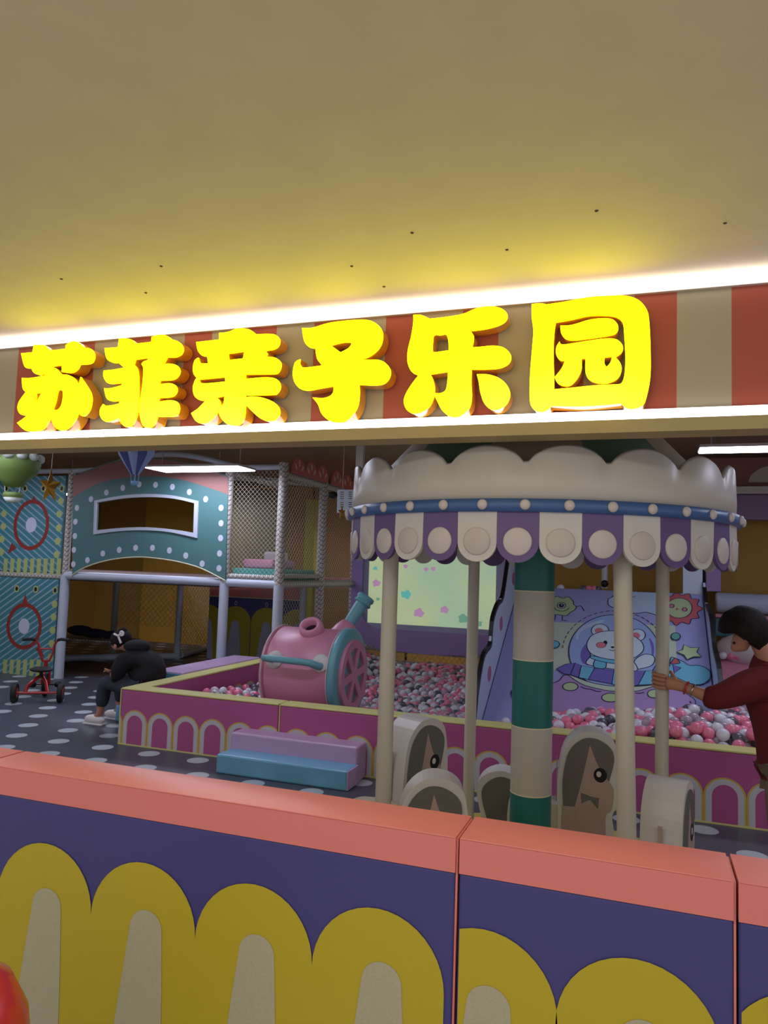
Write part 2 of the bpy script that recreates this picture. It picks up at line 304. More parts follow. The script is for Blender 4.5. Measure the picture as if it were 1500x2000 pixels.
for nm, (ox, oy), sc, comps in LET:
    px = pxY(LF)
    def cv(pts): return [px(ox+x/sc, oy+y/sc) for x, y in smooth(pts, 4)]
    loops = [[cv(o)]+[cv(h) for h in hs] for o, hs in comps]
    p0 = P(ox+600/sc, oy+1000/sc, Y=LF)
    t = thing('sign_character', 'glowing yellow bubble character on the striped fascia, '+words[nm], 'sign letter', (p0.x, FY, p0.z))
    f = MB(); s = MB(); k = MB()
    for L in loops:
        f.poly(fY(FY), L, .088); f.wall(fY(FY), L, .080, .088)
        s.wall(fY(FY), L, .014, .080); k.poly(fY(FY), L, .014)
    f.build('letter_face', letter_face, t); s.build('letter_side', letter_side, t); k.build('letter_back', white, t)

# ================================================================ FRONT FENCE
FF, FB, FT = 1.835, 2.01, .95
def arch_loop(cx, z0, zt, rx, ry, x0=None, x1=None, zb=.0):
    pts = circ(cx, z0, rx, ry, 20, 0, PI); pts = pts+[(cx-rx, zb), (cx+rx, zb)]
    return pts
def clip(lp, x0, x1):
    out = lp
    for lim, sg in ((x0, 1), (x1, -1)):
        res = []
        for i in range(len(out)):
            a, b_ = out[i-1], out[i]; ia = (a[0]-lim)*sg >= 0; ib = (b_[0]-lim)*sg >= 0
            if ia != ib:
                t = (lim-a[0])/(b_[0]-a[0]); res.append((lim, a[1]+(b_[1]-a[1])*t))
            if ib: res.append(b_)
        out = res
        if not out: return []
    return out
def fence(x0, x1, cents, label):
    t = thing('padded_fence_panel', label, 'padded fence', ((x0+x1)/2, FF, 0), None)
    g = .003
    b = MB(); b.box((x0+g, FF+.002, .02), (x1-g, FB-.002, .868)); b.build('panel_body', navy, t, bevel=.008)
    # soft top pad with a slightly bulging top
    b = MB(); n = 24; m = 6; vs = []; fs = []
    for i in range(n+1):
        u = i/n; x = x0+g+(x1-x0-2*g)*u
        for j in range(m+1):
            v = j/m; y = FF+(FB-FF)*v
            bul = .008*math.sin(PI*u)**.5*math.sin(PI*v)+.003*noise.noise((x*6, y*14, 0))*math.sin(PI*u)*math.sin(PI*v)
            vs.append((x, y, FT+bul))
    for i in range(n):
        for j in range(m): q = i*(m+1)+j; fs.append((q, q+m+1, q+m+2, q+1))
    b.add(vs, fs, sm=True)
    xa, xb = x0+g, x1-g
    top = lambda i, j: vs[i*(m+1)+j]
    for j, y in ((0, FF), (m, FB)):
        for i in range(n): p, q = top(i, j), top(i+1, j); b.add([p, q, (q[0], q[1], .866), (p[0], p[1], .866)], [(0, 1, 2, 3)])
    for i in (0, n):
        for j in range(m): p, q = top(i, j), top(i, j+1); b.add([p, q, (q[0], q[1], .866), (p[0], p[1], .866)], [(0, 1, 2, 3)])
    b.add([(xa, FF, .866), (xb, FF, .866), (xb, FB, .866), (xa, FB, .866)], [(0, 1, 2, 3)])
    b.build('top_pad', coral, t, bevel=.006)
    b = MB(); b.tube([(x0+g*2, FF+.001, FT-.001), (x1-g*2, FF+.001, FT-.001)], .0022, 6); b.build('seam_piping', coral, t)
    b = MB(); b.box((x1-.0025, FF+.006, .02), (x1+.0025, FB-.01, FT-.004)); b.build('joint_piping', coral, t)
    fr = fY(FF)
    b = MB()
    for k in cents:
        lp = clip(arch_loop(k, .575, 0, .1755, .173, zb=.03), x0+.008, x1-.008)
        if lp: b.poly(fr, [lp], .0012)
    if b.v: b.build('arch_print', yellow, t)
    b = MB()
    for k in cents:
        k2 = k+.015
        lp = [(k2-.05+.1*0, .572)]; top_ = [(k2+.053*math.cos(a), .572+.05*math.sin(a)) for a in [PI*i/14 for i in range(15)]]
        lp = clip(top_+[(k2-.075, .40), (k2-.098, .22), (k2-.115, .03), (k2+.08, .03), (k2+.072, .22), (k2+.063, .42)], x0+.008, x1-.008)
        if lp: b.poly(fr, [lp], .0024)
    if b.v: b.build('tongue_print', cream, t)
    return t
CEN = [-1.683+.351*i for i in range(-7, 4)]
fence(-3.49, -1.965, [k-.0 for k in CEN if -3.7 < k < -1.85], 'padded coral and navy fence panel at far left end of the front row')
fence(-1.96, -.432, [k for k in CEN if -1.9 < k < -.5], 'wide padded navy fence panel with four yellow arches, coral top')
fence(-.428, .187, [-.361, -.014], 'short padded navy fence panel between two vertical seams, right of centre')
fence(.191, 1.72, [.337+.351*i for i in range(4)], 'padded navy fence panel at the right edge of the photo')

# ================================================================ BALL PIT WALLS
PY, PT, PTH = 5.49, .486, .17
def pit_print(mb, fr, cents, lo, hi, off=0):
    for k in cents:
        for (rx, ry, zt, mi, w_) in ((.129, .125, .18, 0, .001), (.117, .114, .18, 1, .002), (.078, .079, .18, 2, .003)):
            lp = clip(arch_loop(k, zt, 0, rx, ry, zb=.012), lo, hi)
            if lp: mb.poly(fr, [lp], w_, mi)
def pit_wall(x0, x1, label, extra=()):
    t = thing('soft_pit_wall', label, 'pit wall', ((x0+x1)/2, PY, 0))
    b = MB(); b.box((x0+.003, PY, .0), (x1-.003, PY+PTH, PT-.014)); b.build('wall_pad', magenta, t, bevel=.012)
    b = MB(); b.box((x0+.003, PY-.003, PT-.016), (x1-.003, PY+PTH+.003, PT)); b.build('top_cap', pityel, t, bevel=.006)
    b = MB(); b.box((x0-.004, PY-.002, .0), (x0+.004, PY+.02, PT-.01)); b.build('edge_piping', pityel, t)
    b = MB(); b.box((x0+.004, PY-.004, .0), (x1-.004, PY, .012)); b.build('base_piping', pityel, t)
    b = MB(); cs = [-4.172+.2595*i for i in range(0, 26)]; pit_print(b, fY(PY), [k for k in cs if x0-.14 < k < x1+.14], x0+.006, x1-.006)
    cs0 = [-4.172-.2595]
    if x0 < -4: pit_print(b, fY(PY), cs0, x0+.006, x1)
    b.build('arch_print', [arch_y, arch_w, magenta], t)
pit_wall(-4.335, -2.789, 'magenta soft pit wall section at the left corner, arches printed below')
pit_wall(-2.781, .95, 'long magenta soft pit wall section behind the steps and the carousel')
pit_wall(.958, 3.2, 'magenta soft pit wall section beyond the right edge, behind the standing person')
t = thing('soft_pit_wall', 'magenta soft side wall of the ball pit running away from the corner', 'pit wall', (-4.25, 7, 0))
b = MB(); b.box((-4.335, PY+PTH+.004, 0), (-4.165, 8.0, PT-.014)); b.build('wall_pad', magenta, t, bevel=.012)
b = MB(); b.box((-4.338, PY+PTH+.004, PT-.016), (-4.162, 8.0, PT)); b.build('top_cap', pityel, t, bevel=.006)
b = MB(); pit_print(b, fX(-4.165), [5.9+.26*i for i in range(9)], PY+PTH+.01, 7.99); b.build('arch_print', [arch_y, arch_w, magenta], t)
b = MB(); b.box((-4.16, PY+PTH, .0), (4.2, 10.45, .03)); tag(b.build('pit_base_mat', pit_floor), 'dark mat under the balls inside the ball pit', 'mat')

# ---------------------------------------------------------------- steps
def step_unit(nm, label, lo, hi, name='soft_steps'):
    t = thing(name, label, 'steps', ((lo[0][0]+lo[1][0])/2, lo[0][1], 0))
    b = MB(); b.box(*lo); b.build('lower_step', skyblue, t, bevel=.016)
    b = MB(); b.box(*hi); b.build('upper_step', lavender, t, bevel=.016)
    return t
t = step_unit('a', 'blue and lavender two-step soft block against the front pit wall', ((-3.095, 5.075, 0), (-2.01, 5.29, .145)), ((-3.10, 5.285, 0), (-2.02, 5.485, .268)))
b = MB(); b.box((-2.022, 5.08, .004), (-2.006, 5.29, .14)); b.build('side_pad', lavender, t, bevel=.004)
t = step_unit('b', 'blue and lavender soft step block outside the left pit wall, beside the seated person', ((-4.97, 6.22, 0), (-4.71, 8.0, .16)), ((-4.705, 6.42, .0), (-4.342, 8.0, .5)))
b = MB(); b.box((-4.70, 6.412, .3), (-4.35, 6.421, .485)); b.build('front_pad', skyblue, t, bevel=.003)

# ================================================================ BALLS
R_B = .045
def sm01(a, b_, x): t = max(0, min(1, (x-a)/(b_-a))); return t*t*(3-2*t)
def level(x, y):
    z = .13+.07*sm01(-2.6, -1.6, x)+.07*sm01(-1.5, -.9, x)+.09*sm01(-3.2, -3.9, x)+.25*sm01(-1.3, .4, x)*sm01(8.2, 6.2, y)+.11*sm01(8, 10, y)+.06*sm01(-3.6, -4.1, x)+.10*noise.noise((x*1.3, y*1.3, 3))*sm01(5.7, 6.4, y)
    return max(.06, z)
def in_slide(x, y, z): return -1.5 < x < .68 and y > 6.75 and z < .44+(y-7.15)*.62+.05
SL0 = Vector((0, 7.15, .44)); SLN = Vector((0, -.62, 1)).normalized(); SLD = Vector((0, 1, .62)).normalized()
pts = []
d = R_B*2
row = 0; y = 5.66+.05
while y < 10.4:
    x = -4.11+(R_B if row % 2 else 0)
    while x < 3.0:
        for layer in (0, 1):
            xx = x+random.uniform(-.016, .016)+(R_B if layer else 0); yy = y+random.uniform(-.014, .014)+(.03 if layer else 0)
            zz = level(xx, yy)+random.uniform(-.022, .028)-layer*.066
            if layer == 0 and random.random() < .06: continue
            if zz < .07: continue
            if in_slide(xx, yy, zz): continue
            if (xx+3.08)**2 < .50**2 and (yy-6.7)**2+(zz-.58)**2 < .495**2: continue
            if yy > 9.0 and xx > .75: continue
            if yy > 10.33 or yy < 5.72 or xx < -4.1: continue
            pts.append((xx, yy, zz, layer))
        x += d
    y += d*.88; row += 1
# a few loose balls near the white cushion at the right
ico = {}
for sub in (1, 2, 3):
    bm = bmesh.new(); bmesh.ops.create_icosphere(bm, subdivisions=sub, radius=R_B); ico[sub] = ([v.co.copy() for v in bm.verts], [[v.index for v in f.verts] for f in bm.faces]); bm.free()
def pick(): return random.choices((0, 1, 2, 3), (.40, .33, .17, .10))[0]
bm_all = [ball_w, ball_p, ball_g, ball_c]
cand = []
for p in pts:
    q = Vector(p[:3])-EYE; dz = q.dot(FWD); sx = 750+FPX*q.dot(CR)/dz; sy = 1000-FPX*q.dot(CU)/dz
    zl = EYE.z+(p[2]+R_B-EYE.z)*(PY+PTH)/p[1]
    if p[3] == 0 and 0 < sx < 1478 and zl > PT+.0 and not (985 < sx < 1085) and not (1205 < sx < 1245): cand.append((dz, p))
cand.sort(); single = set(id(p) for _, p in cand[:300])
ball_mesh = []
for k, m in enumerate(bm_all):
    me = bpy.data.meshes.new('ball'); me.from_pydata(ico[3][0], [], ico[3][1]); me.materials.append(m); me.polygons.foreach_set('use_smooth', [True]*len(me.polygons)); ball_mesh.append(me)
BL = [('glossy white plastic ball among the others near the front of the ball pit', 'single white balls in the pit'), ('glossy pink plastic ball among the others near the front of the ball pit', 'single pink balls in the pit'),
      ('dark grey plastic ball among the others near the front of the ball pit', 'single grey balls in the pit'), ('clear pinkish plastic ball among the others near the front of the ball pit', 'single clear balls in the pit')]
rest = MB()
for p in pts:
    k = pick()
    if id(p) in single:
        o = bpy.data.objects.new('ball', ball_mesh[k]); o.location = p[:3]; col.objects.link(o); tag(o, BL[k][0], 'ball', BL[k][1])
    else:
        near = p[3] == 0 and p[1] < 8
        vs, fs = ico[3 if near and False else 2]
        rest.add([(v.x+p[0], v.y+p[1], v.z+p[2]) for v in vs], fs, k, True)
tag(rest.build('pit_balls', bm_all, fixn=False), 'the mass of pink, white and grey balls filling the ball pit', 'balls', kind='stuff')

# ================================================================ ROLLER
HB = Vector((-2.68, 6.7, .58)); RW = .44
t = thing('soft_roller_toy', 'large pink soft roller with teal wheels, handle bar and angled chimney in the ball pit', 'soft toy', (-3.05, 6.7, .14))
b = MB(); b.lathe([(0, .015), (.40, .015), (.42, .03), (.42, .66), (.40, .675), (0, .675)], HB-Vector((.72, 0, 0)), (1, 0, 0), 56); b.build('drum', pinkv, t)
b = MB(); b.lathe([(0, 0), (.425, 0), (RW, .012), (RW, .062), (.425, .074), (0, .074)], HB-Vector((.045, 0, 0)), (1, 0, 0), 56); wr = b.build('wheel', tealp, t)
b = MB(); b.lathe([(0, 0), (.41, 0), (.425, .01), (.425, .03), (.41, .04), (0, .04)], HB-Vector((.745, 0, 0)), (1, 0, 0), 56); b.build('end_cushion', pinkv, t)
b = MB(); b.lathe([(.438, -.001), (.443, .004), (.438, .009)], HB-Vector((.05, 0, 0)), (1, 0, 0), 56); b.build('piping', white, t)
b = MB(); b.lathe([(.434, -.001), (.439, .004), (.434, .009)], HB-Vector((.72, 0, 0)), (1, 0, 0), 56); b.build('piping', white, t)
frw = fX(HB.x+.029)
b = MB()
RO, RI, HW = .335, .255, .036
outer = circ(HB.y, HB.z, RO, RO, 56); holes = []
for k in range(6):
    a0 = rad(60*k+8); a1 = rad(60*k+60+8)
    da = .036/RI; din = .062
    pl_ = [(HB.y+RI*math.cos(a0+da+(a1-a0-2*da)*i/8), HB.z+RI*math.sin(a0+da+(a1-a0-2*da)*i/8)) for i in range(9)]
    mid = (a0+a1)/2; pl_.append((HB.y+din*math.cos(mid)*1.15, HB.z+din*math.sin(mid)*1.15)); holes.append(pl_)
b.slab(frw, [outer]+holes, 0, .035); b.build('spoke_wheel', pinkv, wr, bevel=.006)
b = MB(); bz, by = .735, 6.18
pa, pb = Vector((-3.29, 6.335, .715)), Vector((-2.83, 6.335, .70))
b.tube([pa, Vector((-3.29, 6.24, .73)), Vector((-3.32, 6.19, .745)), Vector((-3.25, 6.185, .745)), Vector((-2.92, 6.185, .735)), Vector((-2.86, 6.20, .73)), Vector((-2.80, 6.25, .70)), Vector((-2.79, 6.33, .69))], [.03, .03, .03, .03, .03, .032, .034, .034], 14); b.build('handle_bar', tealp, t)
for px_ in (-3.27, -2.80):
    nrm = Vector((0, -.93, .33)).normalized(); b = MB(); b.lathe([(0, 0), (.082, 0), (.086, .008), (.082, .016), (0, .018)], Vector((px_, 6.7, .58))+nrm*.414, nrm, 28); b.build('washer', white, t)
up = Vector((.02, -.66, .75)).normalized(); pc = Vector((-3.02, 6.72, .60))+Vector((0, -.35, .93)).normalized()*.395
b = MB(); b.lathe([(.066, -.02), (.066, .095), (.085, .112), (.108, .10), (.116, .06), (.116, -.03)], pc, up, 36); b.build('funnel_ring', pinkv, t)
b = MB(); b.lathe([(0, .03), (.067, .03)], pc, up, 24); b.build('funnel_hole_shade', black, t)  # black disc painted as the shade inside the funnel
q0, q1 = P(668, 1238, Y=6.85), P(713, 1170, Y=7.0); ax = (q1-q0).normalized(); L_ = (q1-q0).length
b = MB(); b.lathe([(.12, -.05), (.10, .06), (.07, .13), (0, .13)], q0, ax, 30); b.build('chimney_collar', pinkv, t)
b = MB(); b.lathe([(.056, .10), (.066, L_-.06), (.066, L_), (0, L_)], q0, ax, 30); b.build('chimney', tealp, t)
b = MB(); b.lathe([(.066, L_-.06), (.088, L_-.06), (.094, L_-.045), (.082, L_-.03), (.082, L_-.015), (.094, L_), (.088, L_+.03), (0, L_+.035)], q0, ax, 30); b.build('chimney_rim', tealp, t)

# ================================================================ CAROUSEL
CC = Vector((-.53, 3.8, 0)); KC = Vector((-.54, 3.85, 0))
t = thing('toy_carousel', 'small soft carousel with white scalloped canopy, green striped column and horses', 'carousel', CC)
car = t
b = MB(); b.lathe([(0, .12), (.96, .12), (.985, .10), (.985, .02), (.96, .0), (0, 0)], CC, n=64); b.build('platform', plat_y, t)
b = MB()
zb = [.12, .53, .851, 1.177, 1.515, 2.0]
for i in range(5): b.lathe([(.1, zb[i]), (.1, zb[i+1])], CC, n=36, mi=(0 if i % 2 == 0 else 1))
b.build('column', [green, colw], t)
b = MB()
for i in range(1, 5): b.lathe([(.1005, zb[i]-.003), (.1015, zb[i]), (.1005, zb[i]+.003)], CC, n=36)
b.build('column_seam', trimpale, t)
for k in range(4):
    a = rad(36+90*k); x, y = CC.x+.76*math.cos(a), CC.y+.76*math.sin(a); lean = .02 if k == 3 else 0
    rr = .037 if k in (2, 3) else .034
    b = MB(); b.tube([(x+lean*.9, y-.0, .11), (x+lean, y, .5), (x+lean*.2, y, 1.2), (x-lean*.6, y, 1.86)], rr, 16); b.build('pole', poleA, t)
# cone roof in twelve gores
for g in range(12):
    a0 = rad(-97+30*g); b = MB(); n = 8; prof = [(.90, 1.93), (.86, 2.00), (.72, 2.16), (.50, 2.40), (.27, 2.66), (.05, 2.90)]
    vs = [(KC.x+r*math.cos(a0+rad(30)*i/n), KC.y+r*math.sin(a0+rad(30)*i/n), z) for r, z in prof for i in range(n+1)]
    b.add(vs, [(j*(n+1)+i, j*(n+1)+i+1, (j+1)*(n+1)+i+1, (j+1)*(n+1)+i) for j in range(len(prof)-1) for i in range(n)], sm=True)
    b.build('canopy_gore', conebeige if g % 2 == 0 else conegreen, t)
b = MB(); b.ell((KC.x, KC.y, 2.91), .07); b.build('finial', bandblue, t)
# scalloped crown
b = MB(); n = 18*16; ro, ri = .935, .905; vs = []
def ztop(th):
    u = ((th-(-84.4)) / 20.0) % 1.0; return 2.022+.092*(1-(2*u-1)**2)**.62
for i in range(n):
    th = 360*i/n; zt = ztop(th); a = rad(th); cx_, sy_ = math.cos(a), math.sin(a)
    for r, z in ((ro, 1.87), (ro+.004, 1.95), (ro, zt-.012), ((ro+ri)/2, zt), (ri, zt-.012), (ri, 1.95), (ri, 1.87)): vs.append((KC.x+r*cx_, KC.y+r*sy_, z))
b.add(vs, [(i*7+j, ((i+1) % n)*7+j, ((i+1) % n)*7+(j+1) % 7, i*7+(j+1) % 7) for i in range(n) for j in range(7)], sm=True)
b.build('scalloped_crown', crownw, t)
b = MB(); b.lathe([(.93, 1.842), (.955, 1.842), (.965, 1.868), (.955, 1.893), (.93, 1.893), (.93, 1.842)], KC, n=108); b.build('blue_band', bandblue, t)
b = MB(); b.lathe([(.90, 1.84), (.0, 1.86)], KC, n=36); b.build('canopy_ceiling', offw, t)
bme = MB(); bme.ell((0, 0, 0), (.021, .013, .021), 14, 8)
pro = bme.build('band_bulb', discw, t); pro.matrix_parent_inverse = Matrix()
for k in range(36):
    o = pro if k == 0 else pro.copy()
    if k: col.objects.link(o)
    a = rad(-84.3+10*k); o.location = Vector((KC.x+.966*math.cos(a), KC.y+.966*math.sin(a), 1.868))-CC; o.rotation_euler.z = a+PI/2
# hanging petals, alternately white and purple, each with a disc
def petal_mesh():
    b = MB(); h = .0815; lp = [(h, 0)]+[(h*math.cos(a), -.122+.078*math.sin(a)) for a in [-PI*i/14 for i in range(15)]]+[(-h, 0)]
    b.slab(lambda u, v, w: (u, -w+.49*u*u, v), [lp], 0, .014); return b
for k in range(36):
    a = rad(-86+10*k); pur = k % 2 == 0
    if k < 2:
        pp = petal_mesh().build('petal', purple if pur else white, t, bevel=.003); pp.matrix_parent_inverse = Matrix()
        dd = MB(); dd.lathe([(0, .005), (.051, .005), (.056, .002), (.056, -.004)], (0, -.0135, -.118), (0, -1, 0), 28); ds = dd.build('petal_disc', discw if pur else discg, pp); ds.matrix_parent_inverse = Matrix()
        if pur: P0 = (pp, ds)
        else: P1 = (pp, ds)
        o = pp
    else:
        src = P0 if pur else P1; o = src[0].copy(); col.objects.link(o); c2 = src[1].copy(); col.objects.link(c2); c2.parent = o
    o.location = Vector((KC.x+.927*math.cos(a), KC.y+.927*math.sin(a), 1.842))-CC; o.rotation_euler.z = a+PI/2; o.rotation_euler.x = .02*((k*7) % 3-1)
# horses
def horse(ang, rr, dz, heading, flip=1, plain=False, seat=True, dx=0, dy=0, tilt=0):
    a = rad(ang); base = Vector((CC.x+rr*math.cos(a)+dx, CC.y+rr*math.sin(a)+dy, .12+dz))
    h = rad(heading); M = Matrix.Translation(base) @ Matrix.Rotation(h, 4, 'Z') @ Matrix.Rotation(tilt, 4, 'Y')
    TH = .085
    def fr(s): return lambda u, v, w: tuple(M @ Vector((u*flip, -s*(TH+w), v)))
    head = smooth([(-.16,0,1),(-.165,.18),(-.16,.34),(-.13,.50),(-.05,.585),(.05,.595),(.125,.55),(.15,.46),(.16,.36),(.155,.25),(.12,.17),(.13,.08),(.14,0,1)], 4)
    b = MB(); b.slab(lambda u, v, w: tuple(M @ Vector((u*flip, w, v))), [head], -TH, TH); hb = b.build('horse', white, car, bevel=.02)
    face = smooth([(-.05,0,1),(-.075,.20),(-.04,.34),(.0,.53,1),(.045,.42),(.10,.345,1),(.125,.30),(.115,.20),(.085,.16),(.09,0,1)], 4)
    mane = smooth([(-.135,.20,1),(-.138,.34),(-.11,.48),(-.04,.555),(.04,.56),(.11,.515),(.125,.45),(.10,.345,1),(.045,.42),(.0,.53,1),(-.04,.34),(-.075,.20,1)], 4)
    body = smooth([(-.145,.0,1),(-.14,.20,1),(-.075,.20,1),(-.05,0,1)], 3)
    for s in (1, -1):
        b = MB(); f = fr(s)
        if plain:
            b.slab(f, [smooth([(-.135,.20,1),(-.138,.34),(-.11,.48),(-.04,.555),(.04,.56),(.11,.515),(.13,.40),(.12,.26),(.06,.16),(-.02,.14)], 4)], 0, .006); b.build('mane_patch', horse_grey, hb); continue
        b.slab(f, [mane], 0, .006); b.build('mane_patch', horse_grey, hb)
        b = MB(); b.slab(f, [face], 0, .005); b.poly(f, [body], .003); b.build('face_patch', horse_face, hb)
        b = MB(); b.slab(f, [circ(.055, .375, .034, .038)], .005, .007, 0); b.slab(f, [circ(.047, .38, .013, .015)], .007, .0085, 1); b.build('eye', [black, discw], hb)
        b = MB(); b.slab(f, [[(-.045, .275), (-.04, .22), (-.005, .24), (.005, .24), (.045, .20), (.05, .255), (.005, .26), (-.005, .265)]], .005, .007); b.build('bow_tie', horse_grey, hb)
    # seat body behind the head
    if seat: b = MB(); sb = smooth([(-.16,0,1),(-.42,0,1),(-.43,.12),(-.40,.20),(-.30,.22),(-.20,.20),(-.16,.20,1)], 4)
    if seat: b.slab(lambda u, v, w: tuple(M @ Vector((u*flip, w, v))), [sb], -TH*.95, TH*.95); b.build('saddle_seat', offw, hb, bevel=.02)
    b = MB(); b.slab(lambda u, v, w: tuple(M @ Vector((-.166*flip-w*flip, u, v))), [[(-.009, .02), (.009, .02), (.009, .44), (-.009, .44)]], 0, .004); b.build('strap', horse_face, hb)
    return hb
horse(180, .60, .12, 62, 1)
horse(-128, .60, -.03, 18, 1)
horse(64, .55, .05, 8, 1)
horse(-18, .66, .0, 78, 1, seat=False)
horse(98, .74, -.24, 188, 1, plain=True, tilt=.35)

# ================================================================ SLIDE WITH MURAL
t = thing('mural_slide', 'sloping slide in the ball pit printed with a bear in a flying saucer', 'slide', (-.4, 7.2, 0))
PLN = (SL0, SLN)
def sl(u, v, w): p = Vector((u, SL0.y, SL0.z))+SLD*v+SLN*w; return tuple(p)
def sp(x, y):
    p = P(x, y, pl=PLN); return (p.x, (p-SL0).dot(SLD))
XL, XR = -1.4, .575
vt = (8.77-7.15)/SLD.y
b = MB(); b.slab(sl, [[(XL, -.6), (XR, -.6), (XR, vt), (XL, vt)]], -.10, 0)
mperi = mat('mural_periwinkle', (156, 162, 210), .5); mpale = mat('mural_pale_green', (188, 204, 184), .5); mbub = mat('mural_bubble', (150, 176, 222), .5); mbear = mat('mural_bear', (196, 216, 226), .5)
mpurp = mat('mural_purple', (166, 138, 190), .5); mring = mat('mural_ring_purple', (112, 104, 180), .5); mcy = mat('mural_cyan', (108, 184, 210), .5); mlime = mat('mural_lime', (176, 200, 150), .5)
mred = mat('mural_coral', (190, 96, 104), .5); mrose = mat('mural_rose', (206, 124, 140), .5); mgreen2 = mat('mural_green', (100, 164, 150), .5); mcloud = mat('mural_cloud', (176, 200, 224), .5)
b.build('slide_bed', mperi, t)
MM = [mpale, mbub, mbear, mpurp, mring, mcy, mlime, mred, mrose, mgreen2, mcloud, ink, black, white]
m_ = MB(); lay = [1]
def A(x, y): return (1060+x/7.405, 1130+y/7.405)
def B(x, y): return (1230+x/7.143, 1130+y/7.143)
def fill(pxs, mi, outline=1.9, sm=True, lay_=None, closed=True):
    lay[0] += 1; q = smooth(pxs, 5) if sm else [p[:2] for p in pxs]; w_ = .0004+lay[0]*.0002
    uv = [sp(x, y) for x, y in q]
    uv = [(max(XL+.004, min(XR-.004, u)), min(vt-.004, v)) for u, v in uv]
    m_.poly(sl, [uv], w_, mi)
    if outline: m_.stroke(sl, uv, outline*.0052, w_+.0001, 11, closed=True)
def line(pxs, wd=1.9, mi=11, sm=True, closed=False):
    lay[0] += 1; q = osm(pxs) if sm else pxs; m_.stroke(sl, [sp(x, y) for x, y in q], wd*.0052, lay[0]*.0002+.0004, mi, closed)
fill([(1045,1214,1),(1319,1222,1),(1322,1300,1),(1045,1310,1)], 0, 0, False)
# flower creature
fill([A(140,330),A(155,280),A(210,258),A(290,285),A(370,268),(A(440,330)),A(445,370),A(485,410),A(460,455),A(400,490),A(350,535),A(280,535),A(220,520),A(150,525),A(90,480),A(80,400),A(110,345)], 6)
fill(circ(*A(270,390), 8, 6), 13); fill(circ(*A(270,390), 5.4, 4.2), 11, 0); fill(circ(*A(276,380), 1.4, 1.2), 13, 0)
line([A(150,400),A(200,455),A(280,475),A(350,455),A(385,425)]); line([A(485,410),A(550,400),A(600,470)]); line([A(185,530),A(175,600),A(130,605)], sm=False); line([A(285,540),A(280,605),A(350,612)], sm=False)
# cloud
fill([A(1000,270),A(950,300),A(945,360),A(990,410),B(-20,470),B(40,485),B(130,485),B(220,470),B(320,495),B(400,505),B(430,400),B(400,250),B(380,188),B(200,180),B(60,178),A(1200,190),A(1080,200)], 10)
line([B(10,295),B(40,262),B(80,258)])
# sun with red petals
sc_ = B(690,410); pet = []
for i in range(22):
    a = 2*PI*i/22; r = (46 if i % 2 == 0 else 37); pet.append((sc_[0]+r*math.cos(a), sc_[1]+r*.72*math.sin(a)+2))
fill(pet, 7); fill(circ(*B(690,415), 25, 19.5), 6); fill(circ(*B(765,435), 4.6, 3.6), 8); fill(circ(*B(585,385), 4.6, 3.6), 8); fill(circ(*B(660,430), 3, 2), 7, 0)
# bubble, dashed halo
bc = (1199, 1274)
for k in range(26):
    a0 = PI*1.03+PI*.97*k/26*1.02; a1 = a0+.075
    line([(bc[0]+101*math.cos(a), bc[1]+80*math.sin(a)) for a in (a0, (a0+a1)/2, a1)], 1.6)
fill(circ(*bc, 88, 72, 48), 1)
fill([A(480,880),A(500,780),A(600,690),A(850,610),A(870,640),A(640,730),A(540,800),A(515,890)], 10, 0)
fill([A(620,960),A(560,1050),A(545,1150),A(590,1240),A(690,1260),A(700,1110),A(640,1030)], 4, 0)
fill([B(270,840),B(330,920),B(340,1040),B(310,1100),B(300,980)], 4, 0)
# bear
fill(circ(*A(830,765), 17, 13), 2); fill(circ(*A(812,765), 8, 5.5), 8, 0); fill(circ(*B(110,800), 15, 11.5), 2); fill(circ(*B(85,810), 8, 6.5), 8, 0)
fill([B(60,1180),B(100,1120),B(200,1070),B(310,1080),B(350,1140),B(310,1220),B(200,1260),B(80,1270)], 2)
fill([A(640,1250),A(690,1140),A(740,1080),A(1200,1130),B(60,1180),B(90,1300),A(1000,1320)], 2)
fill([A(770,1180),A(740,1290),A(900,1310),A(905,1200)], 5)
fill([A(720,1130),A(900,1170),A(1080,1190),A(1270,1180),A(1270,1230),A(1060,1245),A(860,1215),A(700,1165)], 5)
fill([A(890,775),A(720,830),A(650,920),A(640,1000),A(680,1080),A(760,1130),A(900,1170),A(1080,1190),A(1240,1180),A(1360,1140),A(1450,1060),A(1455,980),A(1400,900),A(1280,830),A(1100,775)], 2)
fill(circ(*A(905,940), 4, 4), 12, 0); fill(circ(*A(1120+90,985), 4, 4), 12, 0); fill(circ(*A(845,975), 9.5, 5.6), 8, 1); fill(circ(*A(1010,1008), 3.4, 2), 12, 0); line([A(960,1040),A(1010,1058),A(1045,1045)])
# saucer ring
top = [A(200,1320),A(330,1255),A(470,1235),A(560,1275),A(750,1310),A(1030,1345),A(1320,1350),B(220,1305),B(330,1300),B(480,1275),B(600,1220),B(710,1265)]
bot = [A(200,1320),A(300,1390),A(400,1405),A(520,1445),A(660,1475),A(1000,1540),B(-60,1560),B(120,1500),B(360,1490),B(480,1450),B(620,1340),B(710,1265)]
# cyan tail puff
fill([B(570,1125),B(640,1130),B(740,1170),B(830,1225),B(950,1225),B(1060,1260),B(1125,1330),B(1110,1420),B(1000,1490),B(850,1480),B(640,1390),B(560,1330)], 5)
fill([B(570,1200),B(620,1130),B(660,1140),B(700,1190),B(640,1205)], 7)
